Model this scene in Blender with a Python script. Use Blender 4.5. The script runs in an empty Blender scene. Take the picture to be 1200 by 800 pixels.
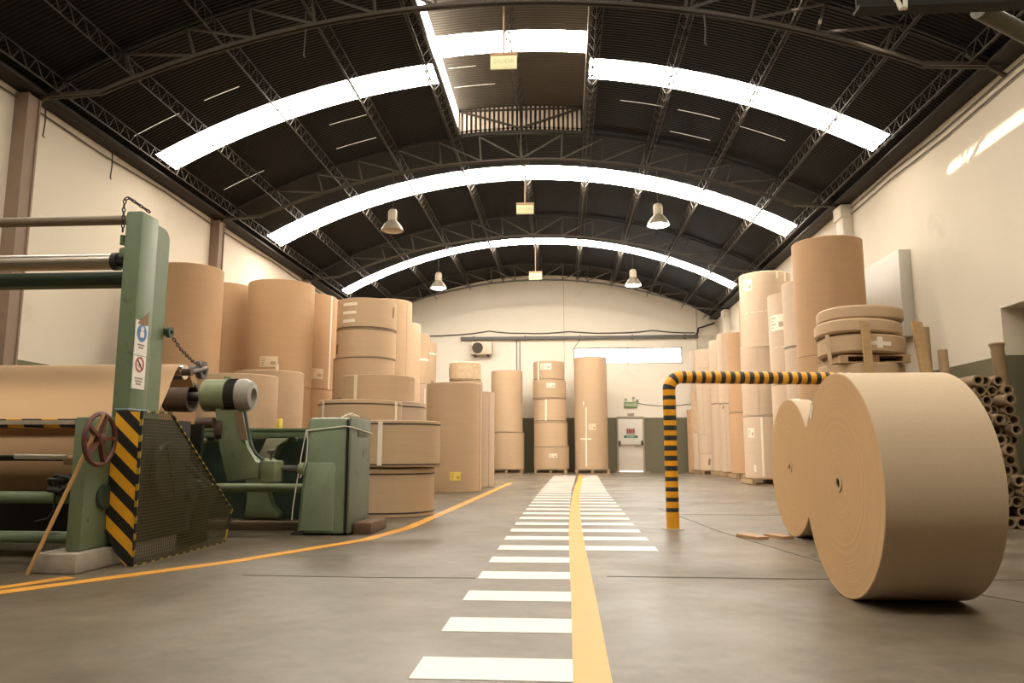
import bpy, bmesh, math, random
from mathutils import Vector, Matrix
random.seed(7)
C = bpy.context.scene.collection
PI = math.pi

# ------------------------------------------------------------------ helpers
class B:
    """collects shapes (in world metres) into one mesh"""
    def __init__(s):
        s.bm = bmesh.new()
    def face(s, pts, mi=0):
        f = s.bm.faces.new([s.bm.verts.new(p) for p in pts]); f.material_index = mi
        return f
    def box(s, x0, x1, y0, y1, z0, z1, bev=0, mi=0):
        g = bmesh.ops.create_cube(s.bm, size=1)
        for v in g['verts']:
            v.co = ((x0+x1)/2+v.co.x*(x1-x0), (y0+y1)/2+v.co.y*(y1-y0), (z0+z1)/2+v.co.z*(z1-z0))
        fs = {f for v in g['verts'] for f in v.link_faces}
        for f in fs: f.material_index = mi
        if bev:
            es = list({e for v in g['verts'] for e in v.link_edges})
            bmesh.ops.bevel(s.bm, geom=es, offset=bev, segments=2, affect='EDGES', profile=.5)
        return s
    def obox(s, p0, p1, w, h, up=(0, 0, 1), mi=0):
        """bar of section w x h from p0 to p1"""
        p0, p1 = Vector(p0), Vector(p1); d = (p1-p0).normalized(); u = Vector(up)
        r = d.cross(u)
        if r.length < 1e-4: r = d.cross(Vector((0, 1, 0)))
        r.normalize(); u = r.cross(d)
        q = [[s.bm.verts.new(p+r*a*w/2+u*b*h/2) for a, b in ((-1, -1), (1, -1), (1, 1), (-1, 1))] for p in (p0, p1)]
        fs = [q[0][::-1], q[1]] + [[q[0][i], q[0][(i+1) % 4], q[1][(i+1) % 4], q[1][i]] for i in range(4)]
        for f in fs: s.bm.faces.new(f).material_index = mi
        return s
    def lathe(s, prof, o=(0, 0, 0), axis='z', seg=48, wob=0, closed=False, mi=0):
        """prof: (radius, along) pairs turned about an axis through o"""
        o = Vector(o); rings = []
        A = {'z': (Vector((1, 0, 0)), Vector((0, 1, 0)), Vector((0, 0, 1))),
             'x': (Vector((0, 1, 0)), Vector((0, 0, 1)), Vector((1, 0, 0))),
             'y': (Vector((0, 0, 1)), Vector((1, 0, 0)), Vector((0, 1, 0)))}[axis] if isinstance(axis, str) else axis
        for r, h in prof:
            if r < 1e-6: rings.append([s.bm.verts.new(o+A[2]*h)])
            else:
                ring = []
                for i in range(seg):
                    t = 2*PI*i/seg; rr = r*(1+wob*math.sin(2*t+wob*900)+wob*.6*math.sin(3*t+r*40))
                    ring.append(s.bm.verts.new(o+A[0]*rr*math.cos(t)+A[1]*rr*math.sin(t)+A[2]*h))
                rings.append(ring)
        n = len(rings)
        for k in range(n if closed else n-1):
            a, b = rings[k], rings[(k+1) % n]
            for i in range(seg):
                j = (i+1) % seg
                if len(a) == 1 and len(b) == 1: continue
                if len(a) == 1: f = [a[0], b[j], b[i]]
                elif len(b) == 1: f = [a[i], a[j], b[0]]
                else: f = [a[i], a[j], b[j], b[i]]
                s.bm.faces.new(f).material_index = mi
        return s
    def cyl(s, p0, p1, r, seg=16, r1=None, mi=0):
        p0, p1 = Vector(p0), Vector(p1); d = p1-p0; L = d.length; d.normalize()
        u = d.orthogonal().normalized(); v = d.cross(u)
        r1 = r if r1 is None else r1
        return s.lathe([(0, 0), (r, 0), (r1, L), (0, L)], p0, (u, v, d), seg, mi=mi)
    def tube(s, pts, r, seg=8, close=False, mi=0):
        pts = [Vector(p) for p in pts]; n = len(pts); rings = []; u = None
        for i, p in enumerate(pts):
            a = pts[i-1] if (i or close) else p; b = pts[(i+1) % n] if (i < n-1 or close) else p
            d = (b-a).normalized()
            if u is None: u = d.orthogonal().normalized()
            else: u = (u-d*u.dot(d)).normalized()
            v = d.cross(u)
            rings.append([s.bm.verts.new(p+(u*math.cos(2*PI*k/seg)+v*math.sin(2*PI*k/seg))*r) for k in range(seg)])
        for i in range(n if close else n-1):
            a, b = rings[i], rings[(i+1) % n]
            for k in range(seg):
                j = (k+1) % seg
                s.bm.faces.new([a[k], a[j], b[j], b[k]]).material_index = mi
        if not close:
            s.bm.faces.new(rings[0][::-1]).material_index = mi; s.bm.faces.new(rings[-1]).material_index = mi
        return s
    def prism(s, pts, d, mi=0, bev=0):
        """polygon (list of 3-D points) pushed along d"""
        d = Vector(d); a = [s.bm.verts.new(p) for p in pts]; b = [s.bm.verts.new(Vector(p)+d) for p in pts]
        n = len(a); fs = [s.bm.faces.new(a[::-1]), s.bm.faces.new(b)]
        fs += [s.bm.faces.new([a[i], a[(i+1) % n], b[(i+1) % n], b[i]]) for i in range(n)]
        for f in fs: f.material_index = mi
        if bev:
            bmesh.ops.bevel(s.bm, geom=list({e for f in fs for e in f.edges}), offset=bev, segments=2, affect='EDGES', profile=.5)
        return s
    def patch(s, X, Y, r, a0, a1, z0, z1, th=.003, n=10, off=.0015, lean=0):
        """slab lying on an upright cylinder; angles in degrees, 0 faces the camera, + to the right"""
        def P(k, rr, z):
            t = math.radians(a0+(a1-a0)*k/n)+lean*(z-z0); return s.bm.verts.new((X+rr*math.sin(t), Y-rr*math.cos(t), z))
        r0, r1 = r+off, r+off+th
        g = [[P(k, r0, z0), P(k, r1, z0), P(k, r1, z1), P(k, r0, z1)] for k in range(n+1)]
        for k in range(n):
            for i in range(4):
                s.bm.faces.new([g[k][i], g[k+1][i], g[k+1][(i+1) % 4], g[k][(i+1) % 4]])
        s.bm.faces.new(g[0]); s.bm.faces.new(g[-1][::-1])
        return s

def obj(name, b, mats, parent=None, base=None, smooth=True, ang=35):
    bmesh.ops.recalc_face_normals(b.bm, faces=b.bm.faces)
    me = bpy.data.meshes.new(name)
    org = Vector(base) if base is not None else (wloc(parent) if parent else Vector())
    b.bm.transform(Matrix.Translation(-org))
    b.bm.to_mesh(me); b.bm.free()
    for m in (mats if isinstance(mats, (list, tuple)) else [mats]): me.materials.append(m)
    if smooth:
        me.shade_smooth(); me.set_sharp_from_angle(angle=math.radians(ang))
    o = bpy.data.objects.new(name, me); C.objects.link(o)
    if parent: o.parent = parent; o.location = org-wloc(parent)
    else: o.location = org
    return o
def wloc(o):
    v = Vector()
    while o: v += Vector(o.location); o = o.parent
    return v
def tag(o, label, cat, group=None):
    o['label'] = label; o['category'] = cat
    if group: o['group'] = group
    return o
def thing(name, label, cat, loc, group=None):
    o = bpy.data.objects.new(name, None); C.objects.link(o); o.location = loc; o.empty_display_size = .1
    return tag(o, label, cat, group)
def struct(name, b, m, parent=None, **k):
    o = obj(name, b, m, parent, **k)
    if not parent: o['kind'] = 'structure'
    return o
def dup(root, loc, label=None):
    r = root.copy(); C.objects.link(r); r.location = loc
    if label: r['label'] = label
    for ch in list(root.children):
        c = ch.copy(); C.objects.link(c); c.parent = r
        for g in list(ch.children):
            d = g.copy(); C.objects.link(d); d.parent = c
    return r
def text(name, s, size, m, parent, loc, rot, th=.002):
    cu = bpy.data.curves.new(name, 'FONT'); cu.body = s; cu.size = size; cu.extrude = th; cu.align_x = 'CENTER'; cu.align_y = 'CENTER'
    t = bpy.data.objects.new(name, cu); C.objects.link(t)
    me = bpy.data.meshes.new_from_object(t.evaluated_get(bpy.context.evaluated_depsgraph_get()))
    bpy.data.objects.remove(t)
    me.materials.clear(); me.materials.append(m)
    o = bpy.data.objects.new(name, me); C.objects.link(o); o.parent = parent
    o.location = Vector(loc)-wloc(parent); o.rotation_euler = rot
    return o

# ------------------------------------------------------------------ materials
def mat(name, col, rough=.6, metal=0, var=.12, scale=6, bump=0, bscale=40, spec=.4, stretch=(1, 1, 1), dirt=None, dscale=2, dth=.55, dsoft=.12):
    m = bpy.data.materials.new(name); m.use_nodes = True; nt = m.node_tree; N = nt.nodes; L = nt.links
    p = N['Principled BSDF']; p.inputs['Roughness'].default_value = rough; p.inputs['Metallic'].default_value = metal
    p.inputs['Specular IOR Level'].default_value = spec
    tc = N.new('ShaderNodeTexCoord'); mp = N.new('ShaderNodeMapping'); mp.inputs['Scale'].default_value = stretch
    L.new(tc.outputs['Object'], mp.inputs['Vector'])
    n = N.new('ShaderNodeTexNoise'); n.inputs['Scale'].default_value = scale; n.inputs['Detail'].default_value = 5
    L.new(mp.outputs[0], n.inputs['Vector'])
    mx = N.new('ShaderNodeMix'); mx.data_type = 'RGBA'
    mx.inputs[6].default_value = (*[c*(1-var) for c in col], 1); mx.inputs[7].default_value = (*[min(1, c*(1+var)) for c in col], 1)
    L.new(n.outputs['Fac'], mx.inputs[0]); out = mx.outputs[2]
    if dirt:
        n2 = N.new('ShaderNodeTexNoise'); n2.inputs['Scale'].default_value = dscale; n2.inputs['Detail'].default_value = 8; n2.inputs['Roughness'].default_value = .65
        L.new(tc.outputs['Object'], n2.inputs['Vector'])
        r = N.new('ShaderNodeMapRange'); r.inputs[1].default_value = dth; r.inputs[2].default_value = dth+dsoft
        L.new(n2.outputs['Fac'], r.inputs[0])
        m2 = N.new('ShaderNodeMix'); m2.data_type = 'RGBA'; m2.inputs[7].default_value = (*dirt, 1)
        L.new(r.outputs[0], m2.inputs[0]); L.new(out, m2.inputs[6]); out = m2.outputs[2]
    L.new(out, p.inputs['Base Color'])
    if bump:
        n3 = N.new('ShaderNodeTexNoise'); n3.inputs['Scale'].default_value = bscale; n3.inputs['Detail'].default_value = 4
        L.new(mp.outputs[0], n3.inputs['Vector'])
        bp = N.new('ShaderNodeBump'); bp.inputs['Strength'].default_value = bump; bp.inputs['Distance'].default_value = .01
        L.new(n3.outputs['Fac'], bp.inputs['Height']); L.new(bp.outputs[0], p.inputs['Normal'])
    return m
def math_node(nt, op, a, b=None):
    n = nt.nodes.new('ShaderNodeMath'); n.operation = op
    for i, v in enumerate((a, b)):
        if v is None: continue
        if isinstance(v, (int, float)): n.inputs[i].default_value = v
        else: nt.links.new(v, n.inputs[i])
    return n.outputs[0]
def stripes(name, c1, c2, dirv, period, duty=.5, rough=.5, phase=0):
    m = mat(name, c1, rough, var=.12, scale=9); nt = m.node_tree; N = nt.nodes; L = nt.links; p = N['Principled BSDF']
    src = p.inputs['Base Color'].links[0].from_socket
    tc = N.new('ShaderNodeTexCoord'); d = N.new('ShaderNodeVectorMath'); d.operation = 'DOT_PRODUCT'; d.inputs[1].default_value = dirv
    L.new(tc.outputs['Object'], d.inputs[0])
    t = math_node(nt, 'FRACT', math_node(nt, 'ADD', math_node(nt, 'DIVIDE', d.outputs['Value'], period), phase))
    t = math_node(nt, 'LESS_THAN', t, duty)
    mx = N.new('ShaderNodeMix'); mx.data_type = 'RGBA'; L.new(t, mx.inputs[0]); L.new(src, mx.inputs[6]); mx.inputs[7].default_value = (*c2, 1)
    L.new(mx.outputs[2], p.inputs['Base Color'])
    return m
def emit(name, col, st):
    m = bpy.data.materials.new(name); m.use_nodes = True; p = m.node_tree.nodes['Principled BSDF']
    p.inputs['Base Color'].default_value = (*col, 1); p.inputs['Emission Color'].default_value = (*col, 1); p.inputs['Emission Strength'].default_value = st
    return m

def paper(name, col, band=.05):
    """kraft paper on an upright roll: fine horizontal winding bands and a soft mottled tone"""
    m = mat(name, col, .62, var=.05, scale=2.2, bump=.12, bscale=5, spec=.25, stretch=(1, 1, 4)); nt = m.node_tree; N = nt.nodes; L = nt.links; p = N['Principled BSDF']
    src = p.inputs['Base Color'].links[0].from_socket
    tc = N.new('ShaderNodeTexCoord'); mp = N.new('ShaderNodeMapping'); mp.inputs['Scale'].default_value = (.5, .5, 26)
    oi = N.new('ShaderNodeObjectInfo'); ad = N.new('ShaderNodeVectorMath'); ad.operation = 'ADD'
    L.new(tc.outputs['Object'], ad.inputs[0]); L.new(oi.outputs['Random'], ad.inputs[1]); L.new(ad.outputs[0], mp.inputs[0])
    n = N.new('ShaderNodeTexNoise'); n.inputs['Scale'].default_value = 1; n.inputs['Detail'].default_value = 3; L.new(mp.outputs[0], n.inputs['Vector'])
    v = math_node(nt, 'ADD', math_node(nt, 'MULTIPLY', n.outputs['Fac'], band*2), 1-band)
    v = math_node(nt, 'MULTIPLY', v, math_node(nt, 'ADD', math_node(nt, 'MULTIPLY', oi.outputs['Random'], .14), .93))
    mx = N.new('ShaderNodeMix'); mx.data_type = 'RGBA'; mx.blend_type = 'MULTIPLY'; mx.inputs[0].default_value = 1
    L.new(src, mx.inputs[6]); L.new(v, mx.inputs[7]); L.new(mx.outputs[2], p.inputs['Base Color'])
    return m
def wound(name, col):
    """end of a roll: wound rings around the local x axis"""
    m = mat(name, col, .7, var=.05, scale=3, spec=.2); nt = m.node_tree; N = nt.nodes; L = nt.links; p = N['Principled BSDF']
    src = p.inputs['Base Color'].links[0].from_socket
    tc = N.new('ShaderNodeTexCoord'); ml = N.new('ShaderNodeVectorMath'); ml.operation = 'MULTIPLY'; ml.inputs[1].default_value = (0, 1, 1)
    L.new(tc.outputs['Object'], ml.inputs[0]); ln = N.new('ShaderNodeVectorMath'); ln.operation = 'LENGTH'; L.new(ml.outputs[0], ln.inputs[0])
    n = N.new('ShaderNodeTexNoise'); n.noise_dimensions = '1D'; n.inputs['Scale'].default_value = 42; n.inputs['Detail'].default_value = 4; n.inputs['Roughness'].default_value = .7
    L.new(ln.outputs['Value'], n.inputs['W'])
    v = math_node(nt, 'ADD', math_node(nt, 'MULTIPLY', n.outputs['Fac'], .22), .89)
    mx = N.new('ShaderNodeMix'); mx.data_type = 'RGBA'; mx.blend_type = 'MULTIPLY'; mx.inputs[0].default_value = 1
    L.new(src, mx.inputs[6]); L.new(v, mx.inputs[7]); L.new(mx.outputs[2], p.inputs['Base Color'])
    bp = N.new('ShaderNodeBump'); bp.inputs['Strength'].default_value = .25; bp.inputs['Distance'].default_value = .006
    L.new(n.outputs['Fac'], bp.inputs['Height']); L.new(bp.outputs[0], p.inputs['Normal'])
    return m

KRAFT = paper('kraft_paper', (.47, .295, .165)); PALE = paper('pale_kraft_paper', (.52, .395, .285)); MID = paper('mid_kraft_paper', (.48, .34, .215))
WRAP = mat('crinkled_wrap', (.50, .36, .225), .4, var=.3, scale=9, bump=1, bscale=7)
FRONT = mat('front_reel_paper', (.55, .425, .295), .65, var=.05, scale=60, spec=.2, bump=.05, bscale=90)
FACE = wound('wound_paper_end', (.56, .36, .185))
CORE = mat('cardboard_core', (.52, .36, .20), .8); COREIN = mat('core_inside', (.10, .06, .035), .9)
WHITE_TAPE = mat('white_tape', (.78, .70, .58), .4, var=.05); STRAP = mat('black_strap', (.03, .028, .025), .5)
LABEL = mat('paper_label', (.70, .56, .37), .5, var=.06); LABELW = mat('white_label', (.76, .66, .54), .5, var=.05); PRINT = mat('label_print', (.42, .32, .21), .7)
PRINTY = mat('faded_yellow_print', (.55, .40, .10), .6); LABELY = mat('yellow_label', (.85, .66, .14), .5, var=.1, scale=25)
WOOD = mat('raw_wood', (.42, .27, .13), .75, var=.3, scale=5, stretch=(1, 1, 6)); WOODP = mat('pallet_wood', (.36, .24, .13), .8, var=.3, scale=7)
STICKW = mat('broom_wood', (.55, .33, .14), .6, var=.15)
GREEN = mat('machine_green', (.140, .185, .108), .45, var=.14, scale=7, dirt=(.055, .075, .05), dscale=3.5, dth=.6, bump=.05)
GREENL = mat('light_machine_green', (.185, .222, .122), .42, var=.15, scale=8, dirt=(.09, .10, .055), dscale=6, dth=.6)
GREEND = mat('dark_machine_green', (.036, .058, .043), .5, var=.25, scale=6)
GREENG = mat('grey_green_cover', (.150, .172, .128), .5, var=.15, scale=6, dirt=(.07, .08, .055), dscale=5, dth=.58)
STEEL = mat('brushed_steel', (.42, .38, .33), .35, 1, var=.2, scale=8, stretch=(1, 8, 8)); CHROME = mat('bright_roller_steel', (.75, .72, .68), .22, 1, var=.05)
RUST = mat('brown_rubber', (.095, .06, .042), .55, var=.3, scale=10); DARK = mat('black_machinery', (.018, .017, .015), .6, var=.4); GREYM = mat('grey_cast_iron', (.30, .285, .25), .5, var=.15)
OILY = mat('oily_iron', (.10, .095, .085), .4, .6, var=.35, scale=18); WHEELR = mat('worn_red_paint', (.10, .032, .024), .45, var=.35, scale=14, dirt=(.12, .10, .085), dscale=9, dth=.57)
CONC = mat('rough_concrete', (.33, .29, .235), .9, var=.2, scale=12, bump=.4, bscale=25)
YEL = (.80, .40, .025); BLK = (.018, .017, .016)
HAZ = stripes('hazard_stripes', YEL, BLK, (.9, 0, 1), .177, .5, phase=.05); HAZX = stripes('hazard_beam_stripes', YEL, BLK, (1, 0, .4), .26, .55)
HAZE = stripes('hazard_edge', (.38, .26, .04), BLK, (0, 1, -1), .11, .6)
BARY = mat('barrier_yellow', (.78, .36, .02), .38, var=.12, scale=14, dirt=(.30, .14, .02), dscale=14, dth=.64); BARK = mat('barrier_black', (.03, .032, .033), .4, var=.3, scale=14)
IRON = mat('roof_truss_iron', (.048, .037, .027), .6, var=.3, scale=9); LACE = mat('purlin_iron', (.036, .028, .02), .55, var=.25, scale=9)
GUT = mat('eave_channel', (.025, .02, .016), .7, var=.3, scale=4)
LAMPM = mat('lamp_aluminium', (.34, .29, .22), .5, .7, var=.12); POSTM = mat('rusty_column', (.235, .165, .12), .7, var=.2, scale=4)
SIGNB = mat('exit_panel', (.72, .70, .44), .5, var=.03); SIGNT = mat('exit_letters', (.50, .52, .27), .5); SIGNF = mat('sign_frame', (.45, .29, .17), .6)
WHITE = mat('white_plastic', (.78, .75, .69), .5, var=.04); BLUE = mat('sign_blue', (.06, .19, .42), .5); RED = mat('sign_red', (.42, .06, .04), .5); TEAL = mat('sign_green', (.05, .20, .14), .5)
DOORM = mat('door_paint', (.70, .66, .58), .5, var=.03); FRAMEM = mat('door_frame_paint', (.36, .31, .24), .6)
EXITG = mat('exit_box_green', (.22, .33, .15), .5, var=.15, scale=40)
BLKP = mat('black_plastic', (.02, .02, .02), .5); CABLE = mat('cable', (.10, .085, .07), .6); PIPEG = mat('grey_wall_pipe', (.13, .13, .125), .5)
DUCT = mat('white_duct', (.54, .505, .45), .45, var=.04); YCAN = mat('yellow_can', (.80, .62, .10), .4)
CORD = mat('white_cord', (.72, .68, .58), .7); TUBEM = mat('cardboard_tube', (.36, .245, .14), .75, var=.2, scale=9)

# walls: cream plaster over an olive dado
def wall_mat(name, up, low, h):
    m = mat(name, up, .75, var=.035, scale=1.3, bump=.05, bscale=14, spec=.2, dirt=[c*.86 for c in up], dscale=.9, dth=.62); nt = m.node_tree; N = nt.nodes; L = nt.links; p = N['Principled BSDF']
    src = p.inputs['Base Color'].links[0].from_socket
    tc = N.new('ShaderNodeTexCoord'); sp = N.new('ShaderNodeSeparateXYZ'); L.new(tc.outputs['Object'], sp.inputs[0])
    t = math_node(nt, 'LESS_THAN', sp.outputs['Z'], h)
    mx = N.new('ShaderNodeMix'); mx.data_type = 'RGBA'; L.new(t, mx.inputs[0]); L.new(src, mx.inputs[6]); mx.inputs[7].default_value = (*low, 1)
    L.new(mx.outputs[2], p.inputs['Base Color']); return m
WALL = wall_mat('cream_wall_olive_dado', (.82, .76, .655), (.165, .152, .100), 2.03); WALLS = wall_mat('shaded_side_wall_cream_dado', (.64, .58, .48), (.150, .138, .085), 2.03)  # light falloff is in the colour: back wall lightened, side walls darkened

# corrugated roof sheet, ribs running across the hall
def roof_mat(name, col, rough):
    m = mat(name, col, rough, var=.25, scale=1.5, spec=.06); nt = m.node_tree; N = nt.nodes; L = nt.links; p = N['Principled BSDF']
    tc = N.new('ShaderNodeTexCoord'); w = N.new('ShaderNodeTexWave'); w.wave_type = 'BANDS'; w.bands_direction = 'Y'; w.inputs['Scale'].default_value = 4.2
    L.new(tc.outputs['Object'], w.inputs['Vector'])
    bp = N.new('ShaderNodeBump'); bp.inputs['Strength'].default_value = .55; bp.inputs['Distance'].default_value = .015
    L.new(w.outputs['Fac'], bp.inputs['Height']); L.new(bp.outputs[0], p.inputs['Normal']); return m
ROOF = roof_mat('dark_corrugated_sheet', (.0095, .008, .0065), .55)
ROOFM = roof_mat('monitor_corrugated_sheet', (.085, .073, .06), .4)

# polished, stained concrete
def floor_mat():
    m = mat('polished_concrete', (.104, .082, .056), .4, var=.25, scale=.55, spec=.5, dirt=(.165, .134, .094), dscale=.7, dth=.45, dsoft=.3, bump=.04, bscale=30); nt = m.node_tree; N = nt.nodes; L = nt.links; p = N['Principled BSDF']
    src = p.inputs['Base Color'].links[0].from_socket
    tc = N.new('ShaderNodeTexCoord')
    n = N.new('ShaderNodeTexNoise'); n.inputs['Scale'].default_value = 9; n.inputs['Detail'].default_value = 12; n.inputs['Roughness'].default_value = .7; L.new(tc.outputs['Object'], n.inputs['Vector'])
    v = math_node(nt, 'ADD', math_node(nt, 'MULTIPLY', n.outputs['Fac'], 1.3), .35)
    mx = N.new('ShaderNodeMix'); mx.data_type = 'RGBA'; mx.blend_type = 'MULTIPLY'; mx.inputs[0].default_value = 1
    L.new(src, mx.inputs[6]); L.new(v, mx.inputs[7]); L.new(mx.outputs[2], p.inputs['Base Color'])
    n2 = N.new('ShaderNodeTexNoise'); n2.inputs['Scale'].default_value = 1.1; n2.inputs['Detail'].default_value = 6; L.new(tc.outputs['Object'], n2.inputs['Vector'])
    r = N.new('ShaderNodeMapRange'); r.inputs[1].default_value = .35; r.inputs[2].default_value = .68; r.inputs[3].default_value = .30; r.inputs[4].default_value = .52
    L.new(n2.outputs['Fac'], r.inputs[0]); L.new(r.outputs[0], p.inputs['Roughness'])
    return m
FLOOR = floor_mat()
PAINTW = mat('white_floor_paint', (.74, .71, .65), .42, var=.05, scale=8, dirt=(.55, .50, .42), dscale=5, dth=.66)
PAINTY = mat('yellow_floor_paint', (.66, .315, .045), .42, var=.08, scale=8, dirt=(.56, .33, .10), dscale=6, dth=.64)
JOINT = mat('floor_joint_dark', (.085, .072, .058), .8)  # thin dark joint lines in the concrete

SKY = emit('skylight_sheet', (1.0, .91, .76), 17.0); SKYF = emit('boosted_far_skylight_sheet', (1.0, .91, .78), 35.0)  # far strips given a stronger glow to lift the far end's brightness
SIDEGLAZE = emit('monitor_side_glazing', (1.0, .90, .75), 9.0)
WINE = emit('window_daylight', (1.0, .97, .92), 12.0)
LAMPON = emit('lamp_glow', (.92, .96, 1.0), 40); LAMPOFF = mat('lamp_glass_off', (.30, .24, .17), .3)

# ------------------------------------------------------------------ hall shell
CX0, RR, ZA = -.88, 13.2, 7.6
XL, XR, YB, YF = -7.6, 5.85, -9.0, 29.1
def rz(o, dz=0): return ZA-(RR-math.sqrt(RR*RR-o*o))+dz
def slab(b, o0, o1, y0, y1, dz=0, th=.03, n=None):
    n = n or max(2, int((o1-o0)/.5)); g = []
    for k in range(n+1):
        o = o0+(o1-o0)*k/n; z = rz(o, dz)
        g.append([b.bm.verts.new((CX0+o, y, z+t)) for y, t in ((y0, 0), (y1, 0), (y1, th), (y0, th))])
    for k in range(n):
        for i in range(4): b.bm.faces.new([g[k][i], g[k+1][i], g[k+1][(i+1) % 4], g[k][(i+1) % 4]])
    b.bm.faces.new(g[0]); b.bm.faces.new(g[-1][::-1])

b = B(); b.box(XL-.3, XR+.3, YB-.3, YF+.3, -.2, 0); floor = struct('floor', b, FLOOR, smooth=False)
# gable walls
def gable(name, y0, y1):
    b = B(); pts = [(XL-.3, y0, 0), (XR+.3, y0, 0)]
    pts += [(CX0+o, y0, rz(o, .0)) for o in [6.73-.6729*k for k in range(21)]]
    pts[2] = (XR+.3, y0, rz(6.73)); pts[-1] = (XL-.3, y0, rz(6.73))
    return b, pts
b = B()   # far wall with the window opening cut out: built of bands
wx0, wx1, wz0, wz1 = .37, 4.5, 4.08, 4.72
b.box(XL-.3, XR+.3, YF, YF+.3, 0, wz0); b.box(XL-.3, wx0, YF, YF+.3, wz0, wz1); b.box(wx1, XR+.3, YF, YF+.3, wz0, wz1)
top = [(CX0+o, YF, rz(o)-.002) for o in [6.7-.67*k for k in range(21)]]
b.prism([(XL-.3, YF, wz1), (XR+.3, YF, wz1), (XR+.3, YF, top[0][2])]+top+[(XL-.3, YF, top[-1][2])], (0, .3, 0))
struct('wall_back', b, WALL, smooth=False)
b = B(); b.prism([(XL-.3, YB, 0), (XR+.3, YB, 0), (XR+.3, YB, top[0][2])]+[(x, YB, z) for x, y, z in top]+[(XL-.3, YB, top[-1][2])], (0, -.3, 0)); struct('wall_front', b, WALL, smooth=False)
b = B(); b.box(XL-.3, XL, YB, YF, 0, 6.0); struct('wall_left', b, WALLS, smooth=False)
b = B()   # right wall with the doorway recess
ny0, ny1, nz = 8.3, 10.45, 2.66
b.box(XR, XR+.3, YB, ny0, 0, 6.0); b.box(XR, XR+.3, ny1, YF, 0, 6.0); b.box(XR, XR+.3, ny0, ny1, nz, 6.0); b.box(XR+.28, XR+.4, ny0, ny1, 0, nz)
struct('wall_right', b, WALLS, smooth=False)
# roof: bays of sheet between the skylight strips, a monitor opening along the ridge, an unseen slot added to admit the sun streak on the right wall
SKYS = [(.9, 1.75), (6.6, 7.4), (12.42, 13.15), (17.55, 18.5), (23.85, 24.55)]
MO, MY0, MY1, MH = 1.33, 4.2, 15.4, .5
GO0, GO1, GY0, GY1 = 2.98, 3.34, 4.15, 9.66
b = B(); ys = [YB-.3]+[v for s in SKYS for v in s]+[YF+.3]
def clip(y0, y1, a, c): return max(y0, a), min(y1, c)
cuts = sorted({MY0, MY1, GY0, GY1})
for k in range(0, len(ys), 2):
    e = [ys[k]]+[c for c in cuts if ys[k] < c < ys[k+1]]+[ys[k+1]]
    for y0, y1 in zip(e, e[1:]):
        ym = (y0+y1)/2; spans = [(-6.9, 6.9)]
        holes = ([(-MO, MO)] if MY0 < ym < MY1 else [])+([(GO0, GO1)] if GY0 < ym < GY1 else [])
        for h0, h1 in holes:
            spans = [t for s0, s1 in spans for t in (((s0, h0), (h1, s1)) if s0 < h0 and h1 < s1 else ((s0, s1),))]
        for s0, s1 in spans: slab(b, s0, s1, y0, y1)
for y0, y1 in SKYS:
    slab(b, -6.9, -6.33, y0, y1); slab(b, 6.33, 6.9, y0, y1)
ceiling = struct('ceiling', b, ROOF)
# the raised monitor roof
b = B()
for y0, y1 in ((MY0, 6.6), (7.4, 12.42), (13.15, MY1+.06)): slab(b, -MO-.12, MO+.12, y0, y1, MH)
mon = obj('monitor_roof', b, ROOFM, ceiling, base=(CX0, 10, 8.1))
nw = 1
def window(b, m, **k):
    global nw; nw += 1
    return struct('window_%d' % nw, b, m, **k)
for y0, y1 in SKYS:
    spans = [(-6.33, 6.33)]
    if MY0 < y0 < MY1: spans = [(-6.33, -MO), (MO, 6.33)]
    for s0, s1 in spans:
        b = B(); slab(b, s0, s1, y0, y1, 0, .012, 24 if len(spans) == 1 else 12); window(b, SKYF if y0 > 17 else SKY)
    if MY0 < y0 < MY1:
        b = B(); slab(b, -MO-.12, MO+.12, y0, y1, MH, .012, 6); window(b, SKY)
# monitor sides (glazed) and louvred ends
for sx in (-1, 1):
    x = CX0+sx*(MO+.02); z0 = rz(MO)-.01
    b = B(); b.box(x-.012, x+.012, MY0, MY1, z0+.06, z0+MH); window(b, SIDEGLAZE if sx < 0 else mat('monitor_right_sheet', (.42, .37, .30), .5))
    b = B(); b.box(x-.03, x+.03, MY0, MY1, z0-.02, z0+.06); obj('monitor_curb', b, ROOFM, ceiling)
RIBM = mat('louvre_sheet', (.62, .52, .43), .5, var=.12)
for y, nm in ((MY1, 1), (MY0, 0)):
    b = B(); n = 27
    for k in range(n):
        o0 = -MO+2*MO*k/n; o1 = o0+2*MO/n*.52
        b.box(CX0+o0, CX0+o1, y, y+.02, rz(o0)-.02, rz(o0, MH))
    obj('monitor_gable', b, RIBM, ceiling, smooth=False)
    b = B(); b.box(CX0-MO-.02, CX0+MO+.02, y+.055, y+.07, rz(MO)-.03, rz(0, MH)); obj('gable_backing', b, ROOFM, ceiling, smooth=False)  # backing added behind the slats to stop sun leaking in
b = B(); y = MY1-.03
for p in (((-MO, MH-.02), (0, 0)), ((MO, MH-.02), (0, 0)), ((0, MH), (0, 0)), ((-MO, MH-.02), (MO, MH-.02)), ((-MO, MH), (-MO, 0)), ((MO, MH), (MO, 0))):
    (o0, d0), (o1, d1) = p; b.obox((CX0+o0, y, rz(o0)+d0), (CX0+o1, y, rz(o1)+d1), .035, .035)
obj('gable_brace', b, IRON, ceiling, smooth=False)
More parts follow.
